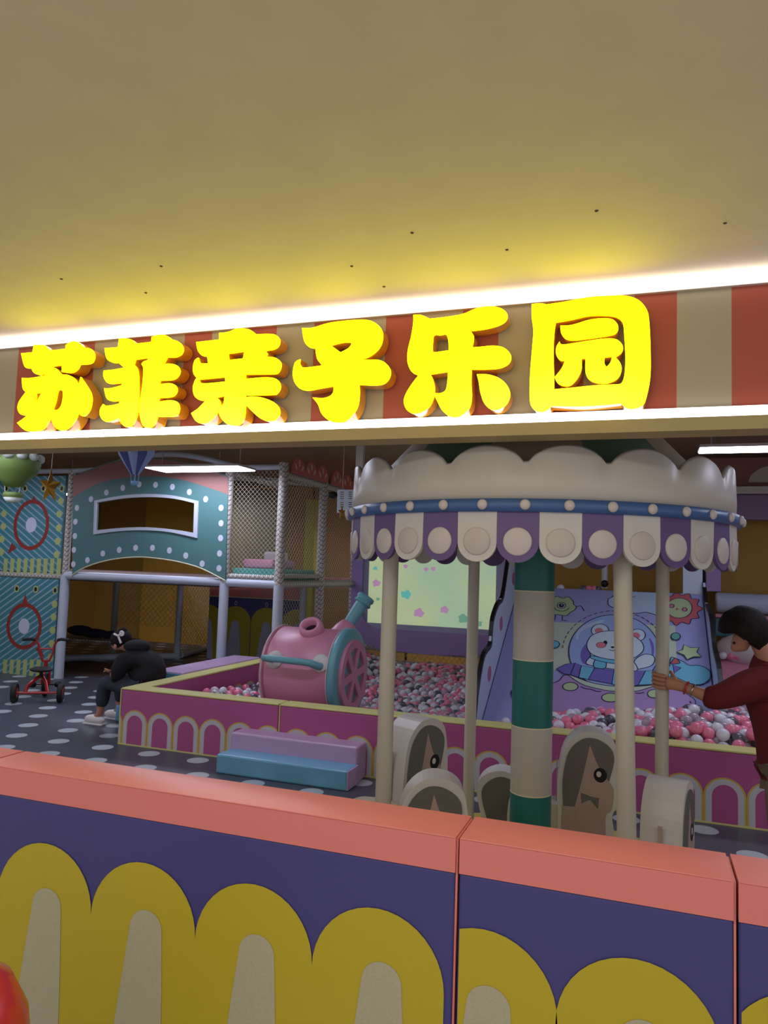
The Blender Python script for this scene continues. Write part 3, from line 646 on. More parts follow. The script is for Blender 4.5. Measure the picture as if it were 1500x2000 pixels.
# purple lower body
fill([A(0,1560),A(220,1500),A(300,1420),A(400,1420),A(460,1480),A(700,1560),A(1000,1610),B(100,1560),B(380,1500),B(480,1500),B(700,1580),B(880,1680),B(915,1760),B(850,1830),B(700,1860),B(450,1830),(1200,1400),(1080,1392),(1030,1385),(1000,1360),(1010,1345)], 3)
fill([A(370,1410),A(450,1430),A(700,1520),A(1000,1570),B(100,1520),B(360,1500),B(200,1560),B(60,1590),A(1000,1645),A(760,1600),A(560,1540)], 0)
nq = len(top)
for i in range(nq-1):
    if i == 0: q = [top[0], top[1], top[2], bot[2], bot[1]]
    elif i == 1: continue
    else: q = [top[i], top[i+1], bot[i+1], bot[i]]
    fill([tuple(v)+(1,) for v in q], 4 if i % 2 == 0 else 5, 1.9, False)
for ex, ey, rx, ry in ((*A(400,1580), 15, 8), (*A(980,1740), 17, 8.5), (*B(340,1625), 13, 8)): fill(circ(ex, ey, rx, ry), 6)
line([A(550,1580),A(620,1610),A(700,1620),A(780,1650),A(850,1650)]); line([B(80,1615),B(130,1620),B(200,1605)]); line([B(840,1730),B(850,1760)], 2.6); line([B(600,1830),B(740,1835),B(840,1800)])
fill(circ(*A(165,970), 10.5, 7.2), 5); fill(circ(*B(640,825), 9, 7), 9)
st = [B(755,940),B(850,985),B(965,980),B(935,1045),B(1000,1110),B(890,1110),B(800,1150),B(755,1085),B(650,1040),B(735,1015)]; fill([tuple(v)+(1,) for v in st], 6, 1.9, False)
m_.build('mural_print', MM, t, fixn=False)
# wavy side boards
board_w = mat('board_white', (190, 204, 226), .45); spotp = mat('spot_pink', (176, 96, 130), .5)
def board(pts, X, thick, bot_, nm):
    pts = [p for p in pts]; lp = pts+bot_
    inner = lp
    b = MB(); b.slab(lambda u, v, w: (X+w, u, v), [lp], 0, thick); o = b.build('side_board', board_w, t)
    b = MB(); q = osm(pts, 3); n = len(q); vs = []
    for (u, v) in q:
        for dx, dv in ((-.006, .012), (thick+.006, .012), (thick+.006, -.022), (-.006, -.022)): vs.append((X+dx, u-(dv*.5), v+dv))
    b.add(vs, [(i*4+j, (i+1)*4+j, (i+1)*4+(j+1) % 4, i*4+(j+1) % 4) for i in range(n-1) for j in range(4)]); b.build('board_edging', black, o)
    return o
LBp = [(6.50,.12),(6.61,.40),(6.661,.548),(6.815,.758),(6.944,.852),(7.207,.906),(7.245,1.026),(7.308,1.157),(7.536,1.284),(7.817,1.361),(8.057,1.681),(8.3,1.95),(8.9,2.05)]
lb = board(LBp, XL-.036, .026, [(8.9, .05), (6.5, .05)], 'l')
for x, y in ((979,1218),(956,1316),(1003,1130)):
    b = MB(); p = P(x, y, X=XL-.009); b.slab(lambda u, v, w: (XL-.01+w, u, v), [circ(p.y, p.z, .085, .075)], 0, .002); b.build('pink_spot', spotp, lb)
RBp = [(6.40,.15),(6.54,.488),(6.62,.583),(6.875,.739),(7.106,.879),(7.458,.974),(7.677,1.126),(7.91,1.263),(8.356,1.342),(8.564,1.372),(8.938,1.659),(9.1,1.95)]
board(RBp, XR+.010, .026, [(9.1, .05), (6.4, .05)], 'r')
# platform at the head of the slide
t = thing('slide_platform', 'ochre walled platform at the top of the mural slide', 'platform', (-.4, 9.2, 0))
b = MB(); b.box((-1.385, 8.93, 0), (.57, 10.3, 1.40)); b.build('deck', ochre_d, t)
b = MB(); b.box((-1.1, 8.775, 1.402), (-.52, 8.86, 1.445)); b.build('edge_pad', screen_pur, t, bevel=.006)
b = MB(); b.box((-.515, 8.775, 1.402), (.57, 8.86, 1.44)); b.build('edge_pad', yelpost, t, bevel=.006)
b = MB(); b.box((-1.45, 10.3, 1.41), (.6, 10.36, 2.4)); b.build('back_panel', ochre_d, t)
p = P(1181, 1110, Y=9.4); b = MB(); b.cyl((p.x, 9.4, 1.46), (p.x, 9.4, 2.2), .035); b.build('grey_post', steelw, t)
p = P(1181, 1140, Y=9.38); b = MB(); b.ell((p.x, 9.37, p.z), .045); b.build('post_foot', rubber, t)
a_, c_ = P(1334, 1100, Y=8.85), P(1366, 1158, Y=8.85); b = MB(); b.box((a_.x, 8.83, 1.41), (c_.x+.03, 8.9, 2.5)); b.build('white_post', board_w, t)
for i, x in enumerate((1068, 1095, 1140, 1150, 1160, 1168)):
    p = P(x, 1141, Y=9.0); o = bpy.data.objects.new('ball', ball_mesh[(1, 0, 2, 1, 1, 2)[i]]); o.location = (p.x, 9.0, 1.40+R_B); col.objects.link(o)
    tag(o, 'stray plastic ball resting on the platform above the slide', 'ball', 'stray balls on the slide platform')

# ================================================================ PROJECTION SCREEN
t = thing('projection_screen', 'purple framed projection screen glowing pale green behind the ball pit', 'screen', (-3, 10.5, .38))
def rrect(x0, x1, z0, z1, r, n=10):
    out = []
    for cx_, cz_, a in ((x1-r, z1-r, 0), (x0+r, z1-r, PI/2), (x0+r, z0+r, PI), (x1-r, z0+r, 1.5*PI)):
        out += [(cx_+r*math.cos(a+PI/2*i/n), cz_+r*math.sin(a+PI/2*i/n)) for i in range(n+1)]
    return out
def sag(lp): return [(x, z-(.10*(1-((x+2.95)/1.25)**2) if z < .9 and abs(x+2.95) < 1.25 else 0)) for x, z in lp]
def dense(lp):
    out = []
    for i in range(len(lp)):
        a, c2 = lp[i-1], lp[i]; n = max(1, int(math.hypot(c2[0]-a[0], c2[1]-a[1])/.12)); out += [(a[0]+(c2[0]-a[0])*k/n, a[1]+(c2[1]-a[1])*k/n) for k in range(1, n+1)]
    return out
b = MB(); b.slab(fY(10.46), [sag(dense(rrect(-4.16, -1.72, .50, 2.45, .42))), rrect(-3.99, -1.88, .72, 2.30, .28)], 0, .07); b.build('frame', screen_pur, t)
b = MB(); b.slab(fY(10.46), [rrect(-4.02, -1.85, .69, 2.33, .28)], 0, .03); b.build('backing', screen_lav, t)
b = MB(); b.slab(fY(10.46), [[(-3.90, .80), (-1.99, .80), (-1.99, 2.2), (-3.90, 2.2)]], .03, .034); b.build('lit_image', screen_e, t)
blob = [mat('blob_cyan', (90, 190, 190), .6, emit=(110, 200, 190), es=.5), mat('blob_pink', (200, 150, 190), .6, emit=(196, 150, 190), es=.5), mat('blob_green', (120, 170, 140), .6, emit=(120, 176, 150), es=.5)]
b = MB()
for x, y, r, mi in ((793,1161,11,0),(818,1197,11,1),(868,1191,9,1),(733,1110,5,0),(735,1139,9,1),(792,1106,5,1),(832,1112,5,1),(846,1111,5,1),(905,1208,11,2),(935,1218,7,2),(738,1170,4,2)):
    p = P(x, y, Y=10.42); rr_ = r/1450*10
    lp = [(p.x+rr_*(1+.12*math.sin(5*a+x)+.1*math.sin(3*a+y))*math.cos(a), p.z+rr_*.8*(1+.12*math.sin(5*a+x)+.1*math.sin(3*a+y))*math.sin(a)) for a in [2*PI*i/30 for i in range(30)]]
    b.poly(fY(10.46), [lp], .036, mi)
b.build('image_shapes', blob, t)

# ================================================================ PLAY STRUCTURE
YS = 8.06; XC = -4.17
t = thing('play_frame', 'two storey indoor play frame with white tubes, nets and arched teal front', 'play frame', (-6, 8.06, 0))
ps = t
def tube_part(name, pts, r, m): b = MB(); b.tube(pts, r, 14); return b.build(name, m, ps)
def pole(x, y, z0, z1, m, r=.055): return tube_part('upright', [(x, y, z0), (x, y, z1)], r, m)
pole(-7.385, YS, 0, 1.36, steelw, .062); pole(-7.385, YS, 1.36, 2.80, net_tube, .045)
pole(-4.92, YS, 0, 1.36, steelw, .06); pole(-4.92, YS, 1.36, 2.80, net_tube, .055)
pole(XC, YS, 0, 1.36, steelw, .062); pole(XC, YS, 1.36, 2.85, net_tube, .058)
pole(XC, 9.26, 0, 2.85, net_tube, .058); pole(XC, 10.44, 0, 2.85, net_tube, .045)
for x, y in ((-7.32, 10.62), (-6.15, 12.4), (-8.6, 10.6), (-5.1, 10.7)): pole(x, y, 0, 1.34, steelw, .055)
tube_part('beam', [(-7.385, YS, 1.37), (XC, YS, 1.37)], .052, steelw); tube_part('beam', [(-9.6, YS, 1.35), (-7.385, YS, 1.35)], .04, net_tube)
tube_part('beam', [(XC, YS, 1.37), (XC, 10.44, 1.37)], .05, net_tube); tube_part('beam', [(XC, YS, 1.47), (XC, 9.26, 1.47)], .03, net_tube); tube_part('beam', [(-4.92, YS, 1.45), (XC, YS, 1.45)], .03, net_tube)
tube_part('beam', [(-9.6, YS, 2.79), (-7.385, YS, 2.79)], .035, steelw)
arc = [(-7.385, YS, 2.79)]+[(-7.0+i*.1, YS, 2.80+.19*math.sin(PI*i/22)) for i in range(0, 23)]+[(-4.5, YS, 2.80), (XC, YS, 2.80)]
tube_part('arched_beam', arc, .035, steelw)
tube_part('beam', [(XC, YS, 2.72), (XC, 10.44, 2.72)], .045, net_tube); tube_part('beam', [(-4.9, YS+1.2, 2.72), (-4.92, YS, 2.75)], .04, net_tube); tube_part('beam', [(-5.8, YS, 2.76), (XC, 9.26, 2.72)], .04, net_tube)
tube_part('floor_rail', [(-7.30, 10.7, .06), (-7.62, 12.2, .06)], .055, steelw); tube_part('floor_rail', [(-8.6, 9.3, .05), (-7.3, 10.62, .05)], .055, steelw)
tube_part('floor_rail', [(XC, 10.44, .45), (-2.0, 10.5, .42)], .05, net_tube)
# decks
b = MB(); b.box((-9.6, YS+.06, 1.30), (-4.95, 10.6, 1.42)); b.build('deck', brown, ps)
b = MB(); b.box((-4.86, YS+.07, 1.40), (-4.22, 9.2, 1.55)); b.build('deck_pad', deck_teal, ps, bevel=.01)
b = MB(); b.box((-4.86, YS+.3, 1.55), (-4.42, 9.0, 1.67)); b.build('deck_cushion', pinkv, ps, bevel=.04)
b = MB(); b.box((-4.86, 8.9, 1.56), (-4.6, 9.15, 1.78)); b.build('deck_cushion', white, ps, bevel=.04)
b = MB(); b.box((-4.10, 9.3, 1.38), (-2.2, 10.35, 1.40)) if False else None
b = MB(); b.box((-5.2, 10.75, 1.35), (-4.2, 12.4, 1.42)); b.build('deck', coral, ps)
# back panels inside the frame
for x0, x1, y0 in ((-9.6, -7.6, 12.6), (-7.55, -5.9, 12.6), (-5.85, -4.0, 12.6), (-3.95, -1.5, 12.6)):
    b = MB(); b.box((x0, y0, 0), (x1, y0+.05, 3.1)); b.build('ochre_panel', ochre, ps)
a_, c_ = P(597, 1000, Y=11.6), P(616, 1000, Y=11.6); b = MB(); b.box((a_.x, 11.6, 0), (c_.x, 11.75, 2.75)); b.build('yellow_post', yelpost, ps)
b = MB(); b.box((-6.4, 10.0, 1.42), (-5.22, 10.06, 2.75)); b.build('shade_panel', mat('shade_panel', (96, 84, 50), .7), ps)  # dark sheet added as the shade seen through the upper net
# striped side panels on the left
def striped(z0, z1, direc, label):
    x0, x1 = -9.4, -7.46; fr = fY(YS-.0)
    b = MB(); b.slab(fr, [[(x0, z0), (x1, z0), (x1, z1), (x0, z1)]], 0, .03); o = b.build('striped_panel', panel_teal, ps)
    b = MB()
    for i in range(-16, 26):
        xa = x0+i*.14; dx = (z1-z0)*1.55; lp = [(xa, z0), (xa+.036, z0), (xa+.036+dx*1, z1), (xa+dx, z1)] if direc > 0 else [(xa+dx, z0), (xa+.036+dx, z0), (xa+.036, z1), (xa, z1)]
        lp = clip(lp, x0, x1)
        if len(lp) > 2: b.poly(fr, [lp], .0315)
    b.build('stripe_print', panel_line, o); return o
pA = pxY(YS-.04)
def striped_print(o, ringc, rx, ry, tips, dots_, eyes, combs):
    b = MB(); fr = fY(YS)
    cx_, cz_ = pA(*ringc); ex = abs(pA(ringc[0]+rx, ringc[1])[0]-cx_); ez = abs(pA(ringc[0], ringc[1]+ry)[1]-cz_)
    b.poly(fr, [circ(cx_, cz_, ex, ez, 40), circ(cx_, cz_, ex-.055, ez-.055, 40)], .033)
    for tp in tips: b.poly(fr, [[pA(*q) for q in tp]], .0335)
    b.build('ring_print', ring_red, o)
    b = MB(); b.poly(fr, [circ(cx_, cz_, .095, .105)], .033); b.build('dot_print', dotw, o)
    for x, y in dots_: b = MB(); q = pA(x, y); b.poly(fr, [circ(q[0], q[1], .05, .05, 14)], .034); b.build('lime_dot', limey, o)
    b = MB()
    for i, (x, y) in enumerate(combs):
        q = pA(x, y); b.poly(fr, [[(q[0]-.035, q[1]-.13), (q[0]+.035, q[1]-.13), (q[0]+.035, q[1]+.1), (q[0]-.035, q[1]+.1)]], .034)
    b.build('comb_print', limey, o)['kind'] = 'stuff'
    for x, y in eyes: b = MB(); q = pA(x, y); b.poly(fr, [circ(q[0], q[1], .045, .05, 16)], .034, 0); b.poly(fr, [circ(q[0], q[1], .024, .03, 14)], .035, 1); b.build('eye_print', [limey, black], o)
o = striped(1.40, 2.72, -1, '')
striped_print(o, (60, 1025), 35, 50, [[(58,982),(66,968),(72,985)],[(14,1082),(22,1060),(32,1070)]], [(118,979),(115,1004),(114,1031),(112,1057),(110,1083),(7,1003),(6,1028),(3,1053),(2,1078)], [(12,954),(48,954),(84,954),(120,954)], [(10+13*i, 1105) for i in range(9)])
o = striped(-.0, 1.31, 1, '')
striped_print(o, (46, 1223), 35, 46, [[(42,1180),(49,1160),(54,1180)],[(68,1268),(78,1262),(86,1286)]], [(106,1180),(104,1205),(102,1231),(100,1257),(98,1284)], [(32,1150),(69,1151),(107,1153)], [(9+13*i, 1303) for i in range(7)])
# arched front
YF = YS-.03; pF = pxY(YF-.03); fr = fY(YF)
out = [pF(x, y) for x, y in osm([(141,1124),(141,1040),(143,930)], 3)]+[pF(x, y) for x, y in osm([(143,930),(180,915),(225,900),(290,894),(360,902),(420,920),(446,930)], 4)]
out += [pF(440,1133)]+[pF(x, y) for x, y in osm([(440,1133),(395,1110),(352,1097),(310,1090),(272,1087),(230,1090),(192,1098),(160,1110),(141,1124)], 4)]
ded = [out[0]]
for q in out[1:]:
    if math.hypot(q[0]-ded[-1][0], q[1]-ded[-1][1]) > .004: ded.append(q)
if math.hypot(ded[0][0]-ded[-1][0], ded[0][1]-ded[-1][1]) < .01: ded.pop()
win_in = [pF(x, y) for x, y in [(190,982)]+osm([(190,982),(240,974),(290,971),(340,974),(381,983)], 3)+[(379,1041)]+osm([(379,1041),(336,1034),(290,1030),(240,1031),(188,1036)], 3)]
win_in = [win_in[0]]+[q for i, q in enumerate(win_in[1:]) if math.hypot(q[0]-win_in[i][0], q[1]-win_in[i][1]) > .004]
b = MB(); b.slab(fr, [ded, win_in], 0, .03); fac = b.build('arched_facade', facade_teal, ps)
b = MB(); topc = [pF(x, y) for x, y in osm([(143,931),(180,917),(225,902),(290,896),(360,904),(420,922),(445,932)], 4)]+[pF(x, y) for x, y in osm([(446,966),(400,950),(350,936),(290,930),(225,936),(180,950),(143,972)], 4)]
b.poly(fr, [topc], .0315); b.build('coral_band', facade_coral, fac)
b = MB(); wo = [pF(x, y) for x, y in [(186,978)]+osm([(186,978),(240,968),(290,965),(340,968),(389,979)], 3)+[(386,1051)]+osm([(386,1051),(336,1040),(290,1036),(240,1037),(184,1044)], 3)]
b.slab(fr, [wo, win_in], .02, .05); b.build('window_frame', steelw, fac)
dl = [(178,975),(208,962),(240,953),(272,946),(304,947),(337,951),(370,961),(402,975),(148,992),(145,1019),(144,1047),(142,1074),(141,1102),(432,992),(432,1022),(431,1051),(429,1081),(428,1110),(171,1094),(201,1081),(233,1074),(265,1070),(298,1070),(331,1075),(363,1085),(395,1101)]
for x, y in dl: b = MB(); q = pF(x+(2.5 if x < 150 else 0), y); b.slab(fr, [circ(q[0], q[1], .036, .04, 16)], .031, .034); b.build('dot_print', dotw, fac)
b = MB(); b.tube([(u, YF-.03, v) for u, v in [pF(x, y) for x, y in osm([(440,1134),(395,1111),(352,1098),(310,1091),(272,1088),(230,1091),(192,1099),(160,1111),(139,1125)], 4)]], .008, 6); b.build('arch_piping', trimpale, fac)
# nets
def net(name, fr, u0, u1, v0, v1, cell, th=.0035, ang=1.0):
    b = MB(); L = (v1-v0)
    n = int((u1-u0+L*ang)/cell)+2
    for sg in (1, -1):
        for i in range(n):
            us = u0-L*ang+i*cell if sg > 0 else u0+i*cell
            a = (us, v0); c2 = (us+sg*L*ang, v1)
            # clip to u range
            ts = [0, 1]
            for lim in (u0, u1):
                pass
            du = c2[0]-a[0]; t0, t1 = 0, 1
            lo = (u0-a[0])/du; hi = (u1-a[0])/du
            if lo > hi: lo, hi = hi, lo
            t0, t1 = max(0, lo), min(1, hi)
            if t1-t0 < .01: continue
            p, q = Vector(fr(a[0]+du*t0, v0+L*t0, 0)), Vector(fr(a[0]+du*t1, v0+L*t1, 0))
            b.tube([p, q], th, 3, cap=False)
    return tag(b.build(name, net_m, ps, fixn=False), kind='stuff')
net('net', fX(XC-.03), 8.1, 9.24, .05, 2.75, .075, .0022); net('net', fX(XC-.03), 9.28, 10.42, .05, 2.75, .075, .0022)
net('net', fY(YS+.03), -4.88, -4.2, 1.46, 2.76, .06, .0022)
net('net', fY(12.3), -7.6, -5.9, .05, 1.3, .1); net('net', fX(-7.35), 10.7, 12.3, .1, 1.3, .09); net('net', fY(10.7), -8.6, -7.35, .5, 1.3, .1)
net('net', fY(10.44), -4.1, -1.6, .05, .5, .08)
# coral crown boards over the net side
def crown_board(y0, n, w_):
    lp = [(y0, 2.74)]
    for i in range(n):
        c0 = y0+w_*(i+.5); lp += [(c0-w_/2*math.cos(PI*k/12), 2.78+.17*math.sin(PI*k/12)) for k in range(13)]
    lp.append((y0+w_*n, 2.74)); b = MB(); b.slab(fX(XC+.06), [lp[::-1]], 0, .02); o = b.build('crown_board', coral, ps)
    b = MB()
    for i in range(n):
        c0 = y0+w_*(i+.5)
        for dx, dz, a in ((0, .10, 0), (-.26*w_, .045, .7), (.26*w_, .045, -.7)):
            b.poly(fX(XC+.06), [[(c0+dx+(.018*w_/.3*math.cos(th)*math.cos(a)-.045*math.sin(th)*math.sin(a)), 2.78+dz+(.018*math.cos(th)*math.sin(a)+.045*math.sin(th)*math.cos(a))) for th in [2*PI*k/12 for k in range(12)]]], .022)
    b.build('leaf_print', trimpale, o)
crown_board(8.14, 3, .36); crown_board(9.35, 3, .38)
# low padded wall with arches behind the frame
t = thing('padded_wall', 'coral topped navy padded wall with yellow arches behind the play frame', 'padded wall', (-6, 10.8, 0))
b = MB(); b.box((-6.87, 10.8, 0), (-5.15, 10.95, 1.05)); b.build('wall_pad', navy, t, bevel=.01)
b = MB(); b.box((-6.87, 10.79, 1.05), (-5.15, 10.96, 1.23)); b.build('top_pad', coral, t, bevel=.015)
b = MB(); b.tube([(-6.87, 10.785, 1.055), (-5.15, 10.785, 1.055)], .008, 6); b.build('piping', trimpale, t)
b = MB(); cs = [-6.87+.0, -6.35, -5.78, -5.23]
for k in cs:
    lp = clip(arch_loop(k, .66, 0, .28, .25, zb=.02), -6.86, -5.16)
    b.poly(fY(10.8), [lp], .003, 0)
    lp = clip([(k+.075*math.cos(a), .60+.08*math.sin(a)) for a in [PI*i/12 for i in range(13)]]+[(k-.17, .02), (k+.13, .02)], -6.86, -5.16)
    b.poly(fY(10.8), [lp], .006, 1)
b.build('arch_print', [yellow, screen_lav], t)
b = MB()
for k in (-6.35, -5.78): b.tube([(k+.02*math.cos(a), 10.785, .96+.03*math.sin(a)) for a in [2*PI*i/12 for i in range(12)]], .006, 5, closed=True)
b.build('hook_ring', steelw, t)
# things under the frame
b = MB(); b.box((-8.4, 8.4, .0), (-6.6, 9.6, .012)); tag(b.build('brown_mat', brown), 'brown mat on the floor under the play frame, behind the seated person', 'mat')
p = P(160, 1250, Y=9.6)
t = thing('dark_cushion', 'dark navy lumpy cushion lying on a low net under the play frame', 'cushion', (p.x, 9.6, .45))
b = MB(); b.ell((p.x-.05, 9.6, .47), (.22, .16, .08)); b.ell((p.x+.22, 9.62, .44), (.26, .15, .07)); b.ell((p.x+.5, 9.65, .43), (.18, .13, .06)); b.build('cushion_body', mat('dark_navy', (44, 44, 72), .8), t, subsurf=0)
b = MB(); b.box((p.x-.8, 9.4, .345), (p.x+.9, 9.9, .36)); b.build('sling', net_tube, t)
for sx in (-.78, .86):
    b = MB(); b.cyl((p.x+sx, 9.65, 0), (p.x+sx, 9.65, .35), .02); b.build('leg', steelw, t)

# ================================================================ RIGHT-HAND BACKGROUND
t = thing('soft_play_bay', 'purple framed ochre play bay with white bolster at the right rear', 'play bay', (1.6, 10, 0))
def bx(nm, a, c2, m, bv=.01): b = MB(); b.box(a, c2); return b.build(nm, m, t, bevel=bv)
bx('frame_post', (.70, 10.0, 1.46), (.87, 10.1, 2.37), screen_pur); bx('frame_beam', (.70, 10.0, 2.35), (4.5, 10.1, 2.66), mat('dusty_purple', (140, 112, 150), .5)); bx('top_rail', (.7, 9.97, 2.665), (4.5, 10.1, 2.76), white)
bx('bay_panel', (.87, 10.3, 1.40), (4.5, 10.36, 2.4), ochre_d); bx('upper_board', (.7, 10.2, 2.76), (4.5, 10.25, 3.15), facade_coral); 
b = MB(); b.slab(fY(10.19), [circ(1.55, 2.83, .35, .22, 20, 0, PI)], 0, .01); b.build('cloud_print', offw, t)
b = MB(); b.lathe([(0, 0), (.1, .0), (.118, .02), (.118, 3.6), (.1, 3.62), (0, 3.62)], (.80, 9.9, 1.335), (1, 0, 0), 28); b.build('bolster', board_w, t)
bx('pink_rail', (.8, 9.93, 1.15), (4.5, 10.0, 1.20), pinkv); bx('teal_band', (.8, 9.97, .92), (4.5, 10.05, 1.15), mat('dark_teal', (60, 110, 120), .5))
b = MB(); b.ell((1.2, 9.75, .80), (.42, .22, .20)); b.ell((1.75, 9.75, .82), (.40, .22, .18)); b.build('white_cushion', white, t)
b = MB(); b.add([(.74, 8.95, .12), (4, 8.95, .12), (4, 9.7, .68), (.74, 9.7, .68), (.74, 10, .12), (4, 10, .12), (.74, 10, .68), (4, 10, .68)], [(0, 1, 2, 3), (0, 3, 6, 4), (1, 5, 7, 2), (3, 2, 7, 6), (4, 6, 7, 5), (0, 4, 5, 1)]); b.build('pink_ramp', pinkv, t, bevel=.02)
for i, (x, y) in enumerate([(1412, 1283), (1428, 1283), (1441, 1284), (1420, 1325), (1406, 1332)]):
    zz = .72 if i < 3 else .42; yy = 9.62 if i < 3 else 9.28
    p = P(x, y, Y=yy); o = bpy.data.objects.new('ball', ball_mesh[(0, 1, 1, 0, 1)[i]]); o.location = (p.x, yy, .68+R_B if i < 3 else .12+(yy-8.95)*.747+R_B*1.25); col.objects.link(o)
    tag(o, 'stray plastic ball lying on the pink ramp at the right rear', 'ball', 'stray balls on the pink ramp')

# ================================================================ HALL LIGHTS
def lightp(x0, x1, y0, y1, z, label):
    t = thing('ceiling_light', label, 'ceiling light', ((x0+x1)/2, (y0+y1)/2, z))
    b = MB(); b.box((x0+.01, y0+.01, z), (x1-.01, y1-.01, z+.01)); b.build('diffuser', panel_e, t)
    b = MB(); b.box((x0, y0, z+.01), (x1, y1, z+.035)); b.build('housing', white, t)
    b = MB()
    for x in (x0+.1, x1-.1): b.cyl((x, (y0+y1)/2, z+.03), (x, (y0+y1)/2, 3.21), .006, n=6)
    b.build('hanger', steelw, t)
lightp(-5.63, -4.36, 7.30, 7.72, 2.7, 'glowing white panel light hanging in front of the play frame at left')
lightp(.42, 1.70, 6.70, 6.99, 2.7, 'glowing white panel light behind the carousel roof at right')
for i, (x, y) in enumerate([(-6.4, 4.6), (-3.4, 4.5), (1.3, 4.4), (3.4, 8.2), (-8.6, 6.6)]): lightp(x, x+1.27, y, y+.3, 2.75, ['white panel light over the dotted floor, hidden above the fascia at left', 'white panel light over the steps, hidden above the fascia', 'white panel light over the fence at right, hidden above the fascia', 'added white panel light beyond the right edge of the photo', 'white panel light beyond the left edge of the photo'][i])  # unseen hall panels; the right-edge one is added to brighten the rear
lightp(-8.9, -7.5, 9.4, 9.8, 2.62, 'added fill panel light behind the striped side panels')  # unseen, added to brighten the inside of the play frame
lightp(-3.7, -2.4, 11.2, 11.6, 2.42, 'added fill panel light hidden behind the projection screen')  # unseen, added to light the ochre wall behind the nets
lightp(-7.1, -5.7, 9.0, 9.4, 2.62, 'added fill panel light hidden behind the arched teal front')  # unseen, added to light the upper storey from behind the front
for i, (x, y) in enumerate([(-3.4, .35), (-.6, .35), (2.2, .35)]):  # unseen area lamps, added to light the fence tops and corridor
    l = bpy.data.lights.new('corridor_fill', 'AREA'); l.shape = 'RECTANGLE'; l.size = 1.2; l.size_y = .6; l.energy = CORRIDOR_FILL; l.color = (1, .94, .88)
    o = bpy.data.objects.new('corridor_fill', l); o.location = (x, y, 2.66); col.objects.link(o); tag(o, 'added soft fill lamp above the viewer, outside the photo', 'lamp', 'added corridor fill lamps above the viewer')

# ================================================================ HANGING DECORATIONS
def string(t, x, y, z0, z1=3.2): b = MB(); b.cyl((x, y, z0), (x, y, z1), .002, n=5); b.build('string', net_m, t)
goldp = mat('gold_foil', (206, 158, 60), .3, metal=.6); goldd = mat('gold_foil_dark', (150, 108, 34), .35, metal=.6); bpap = mat('blue_paper', (74, 84, 150), .6); lpap = mat('light_blue_paper', (140, 164, 204), .6); cyp = mat('cyan_paper', (120, 180, 214), .6); gpap = mat('green_paper', (110, 138, 66), .6); wpap = mat('white_paper', (206, 216, 206), .6)
def star(cx_, cy_, cz_, R, label, rot=0, sx=.34):
    t = thing('foil_star', label, 'star decoration', (cx_, cy_, cz_)); b = MB(); n = 5; ring = []
    for i in range(2*n):
        a = PI/2+PI*i/n; r = R if i % 2 == 0 else R*.42; ring.append((cx_+r*math.cos(a)*sx, cy_+r*math.cos(a)*.5, cz_+r*math.sin(a)))
    for s in (-1, 1):
        for i in range(2*n): b.add([ring[i], ring[(i+1) % (2*n)], (cx_, cy_+s*R*.28, cz_)], [(0, 1, 2)], (i) % 2)
    b.build('star_body', [goldp, goldd], t); string(t, cx_, cy_, cz_+R)
star(-5.285, 5.5, 2.265, .17, 'gold foil star hanging in front of the striped panel at left')
star(-2.73, 6.5, 2.12, .075, 'small gold foil star hanging beside the carousel canopy')
# hot-air-balloon of folded paper
bx_, by_, bz_ = -4.335, 5.5, 2.52
t = thing('paper_balloon', 'blue folded paper hot-air balloon with small cyan basket, hanging below the fascia', 'balloon decoration', (bx_, by_, bz_))
for k in range(8):
    a0, a1 = 2*PI*k/8, 2*PI*(k+1)/8; am = (a0+a1)/2; b = MB(); prof = [(.01, .20), (.11, .17), (.165, .10), (.16, .03), (.10, -.06), (.035, -.155)]
    vs = []
    for r, z in prof:
        for a, rr_ in ((a0, .72), (am, 1.0), (a1, .72)): vs.append((bx_+r*rr_*math.cos(a), by_+r*rr_*math.sin(a), bz_+z))
    b.add(vs, [(j*3+i, j*3+i+1, (j+1)*3+i+1, (j+1)*3+i) for j in range(5) for i in range(2)]); b.build('balloon_gore', bpap if k % 2 else lpap, t)
b = MB(); b.lathe([(0, 0), (.028, 0), (.036, .035), (.03, .035), (.024, .006)], (bx_, by_, bz_-.245), n=16); b.build('basket', cyp, t)
b = MB()
for k in range(4): a = PI/4+PI/2*k; b.cyl((bx_+.03*math.cos(a), by_+.03*math.sin(a), bz_-.215), (bx_+.035*math.cos(a), by_+.035*math.sin(a), bz_-.15), .003, n=5)
b.build('basket_rope', cyp, t); string(t, bx_, by_, bz_+.2)
gx, gz = -5.73, 2.46
t = thing('paper_balloon', 'green paper balloon with white trim hanging at the left edge of the photo', 'balloon decoration', (gx, 5.5, gz))
b = MB(); b.lathe([(0, .24), (.12, .22), (.21, .13), (.23, .03), (.20, -.06), (.12, -.13), (.09, -.19), (0, -.2)], (gx, 5.5, gz), n=28); b.build('balloon_body', gpap, t)
b = MB()
for a in range(0, 360, 30): q = rad(a); b.ell((gx+.215*math.cos(q), 5.5+.215*math.sin(q), gz+.09), (.05, .05, .04))
b.build('paper_frill', wpap, t)
b = MB(); b.lathe([(0, -.34), (.05, -.34), (.09, -.28), (.085, -.25), (0, -.25)], (gx, 5.5, gz), n=20); b.build('basket', gpap, t)
b = MB(); b.lathe([(.05, -.345), (.085, -.30), (.06, -.335)], (gx, 5.5, gz), n=20); b.build('basket_trim', wpap, t); string(t, gx, 5.5, gz+.2)
b = MB()
for a in (0, 2.1, 4.2): b.cyl((gx+.07*math.cos(a), 5.5+.07*math.sin(a), gz-.26), (gx+.08*math.cos(a), 5.5+.08*math.sin(a), gz-.18), .004, n=5)
b.build('basket_rope', wpap, t)
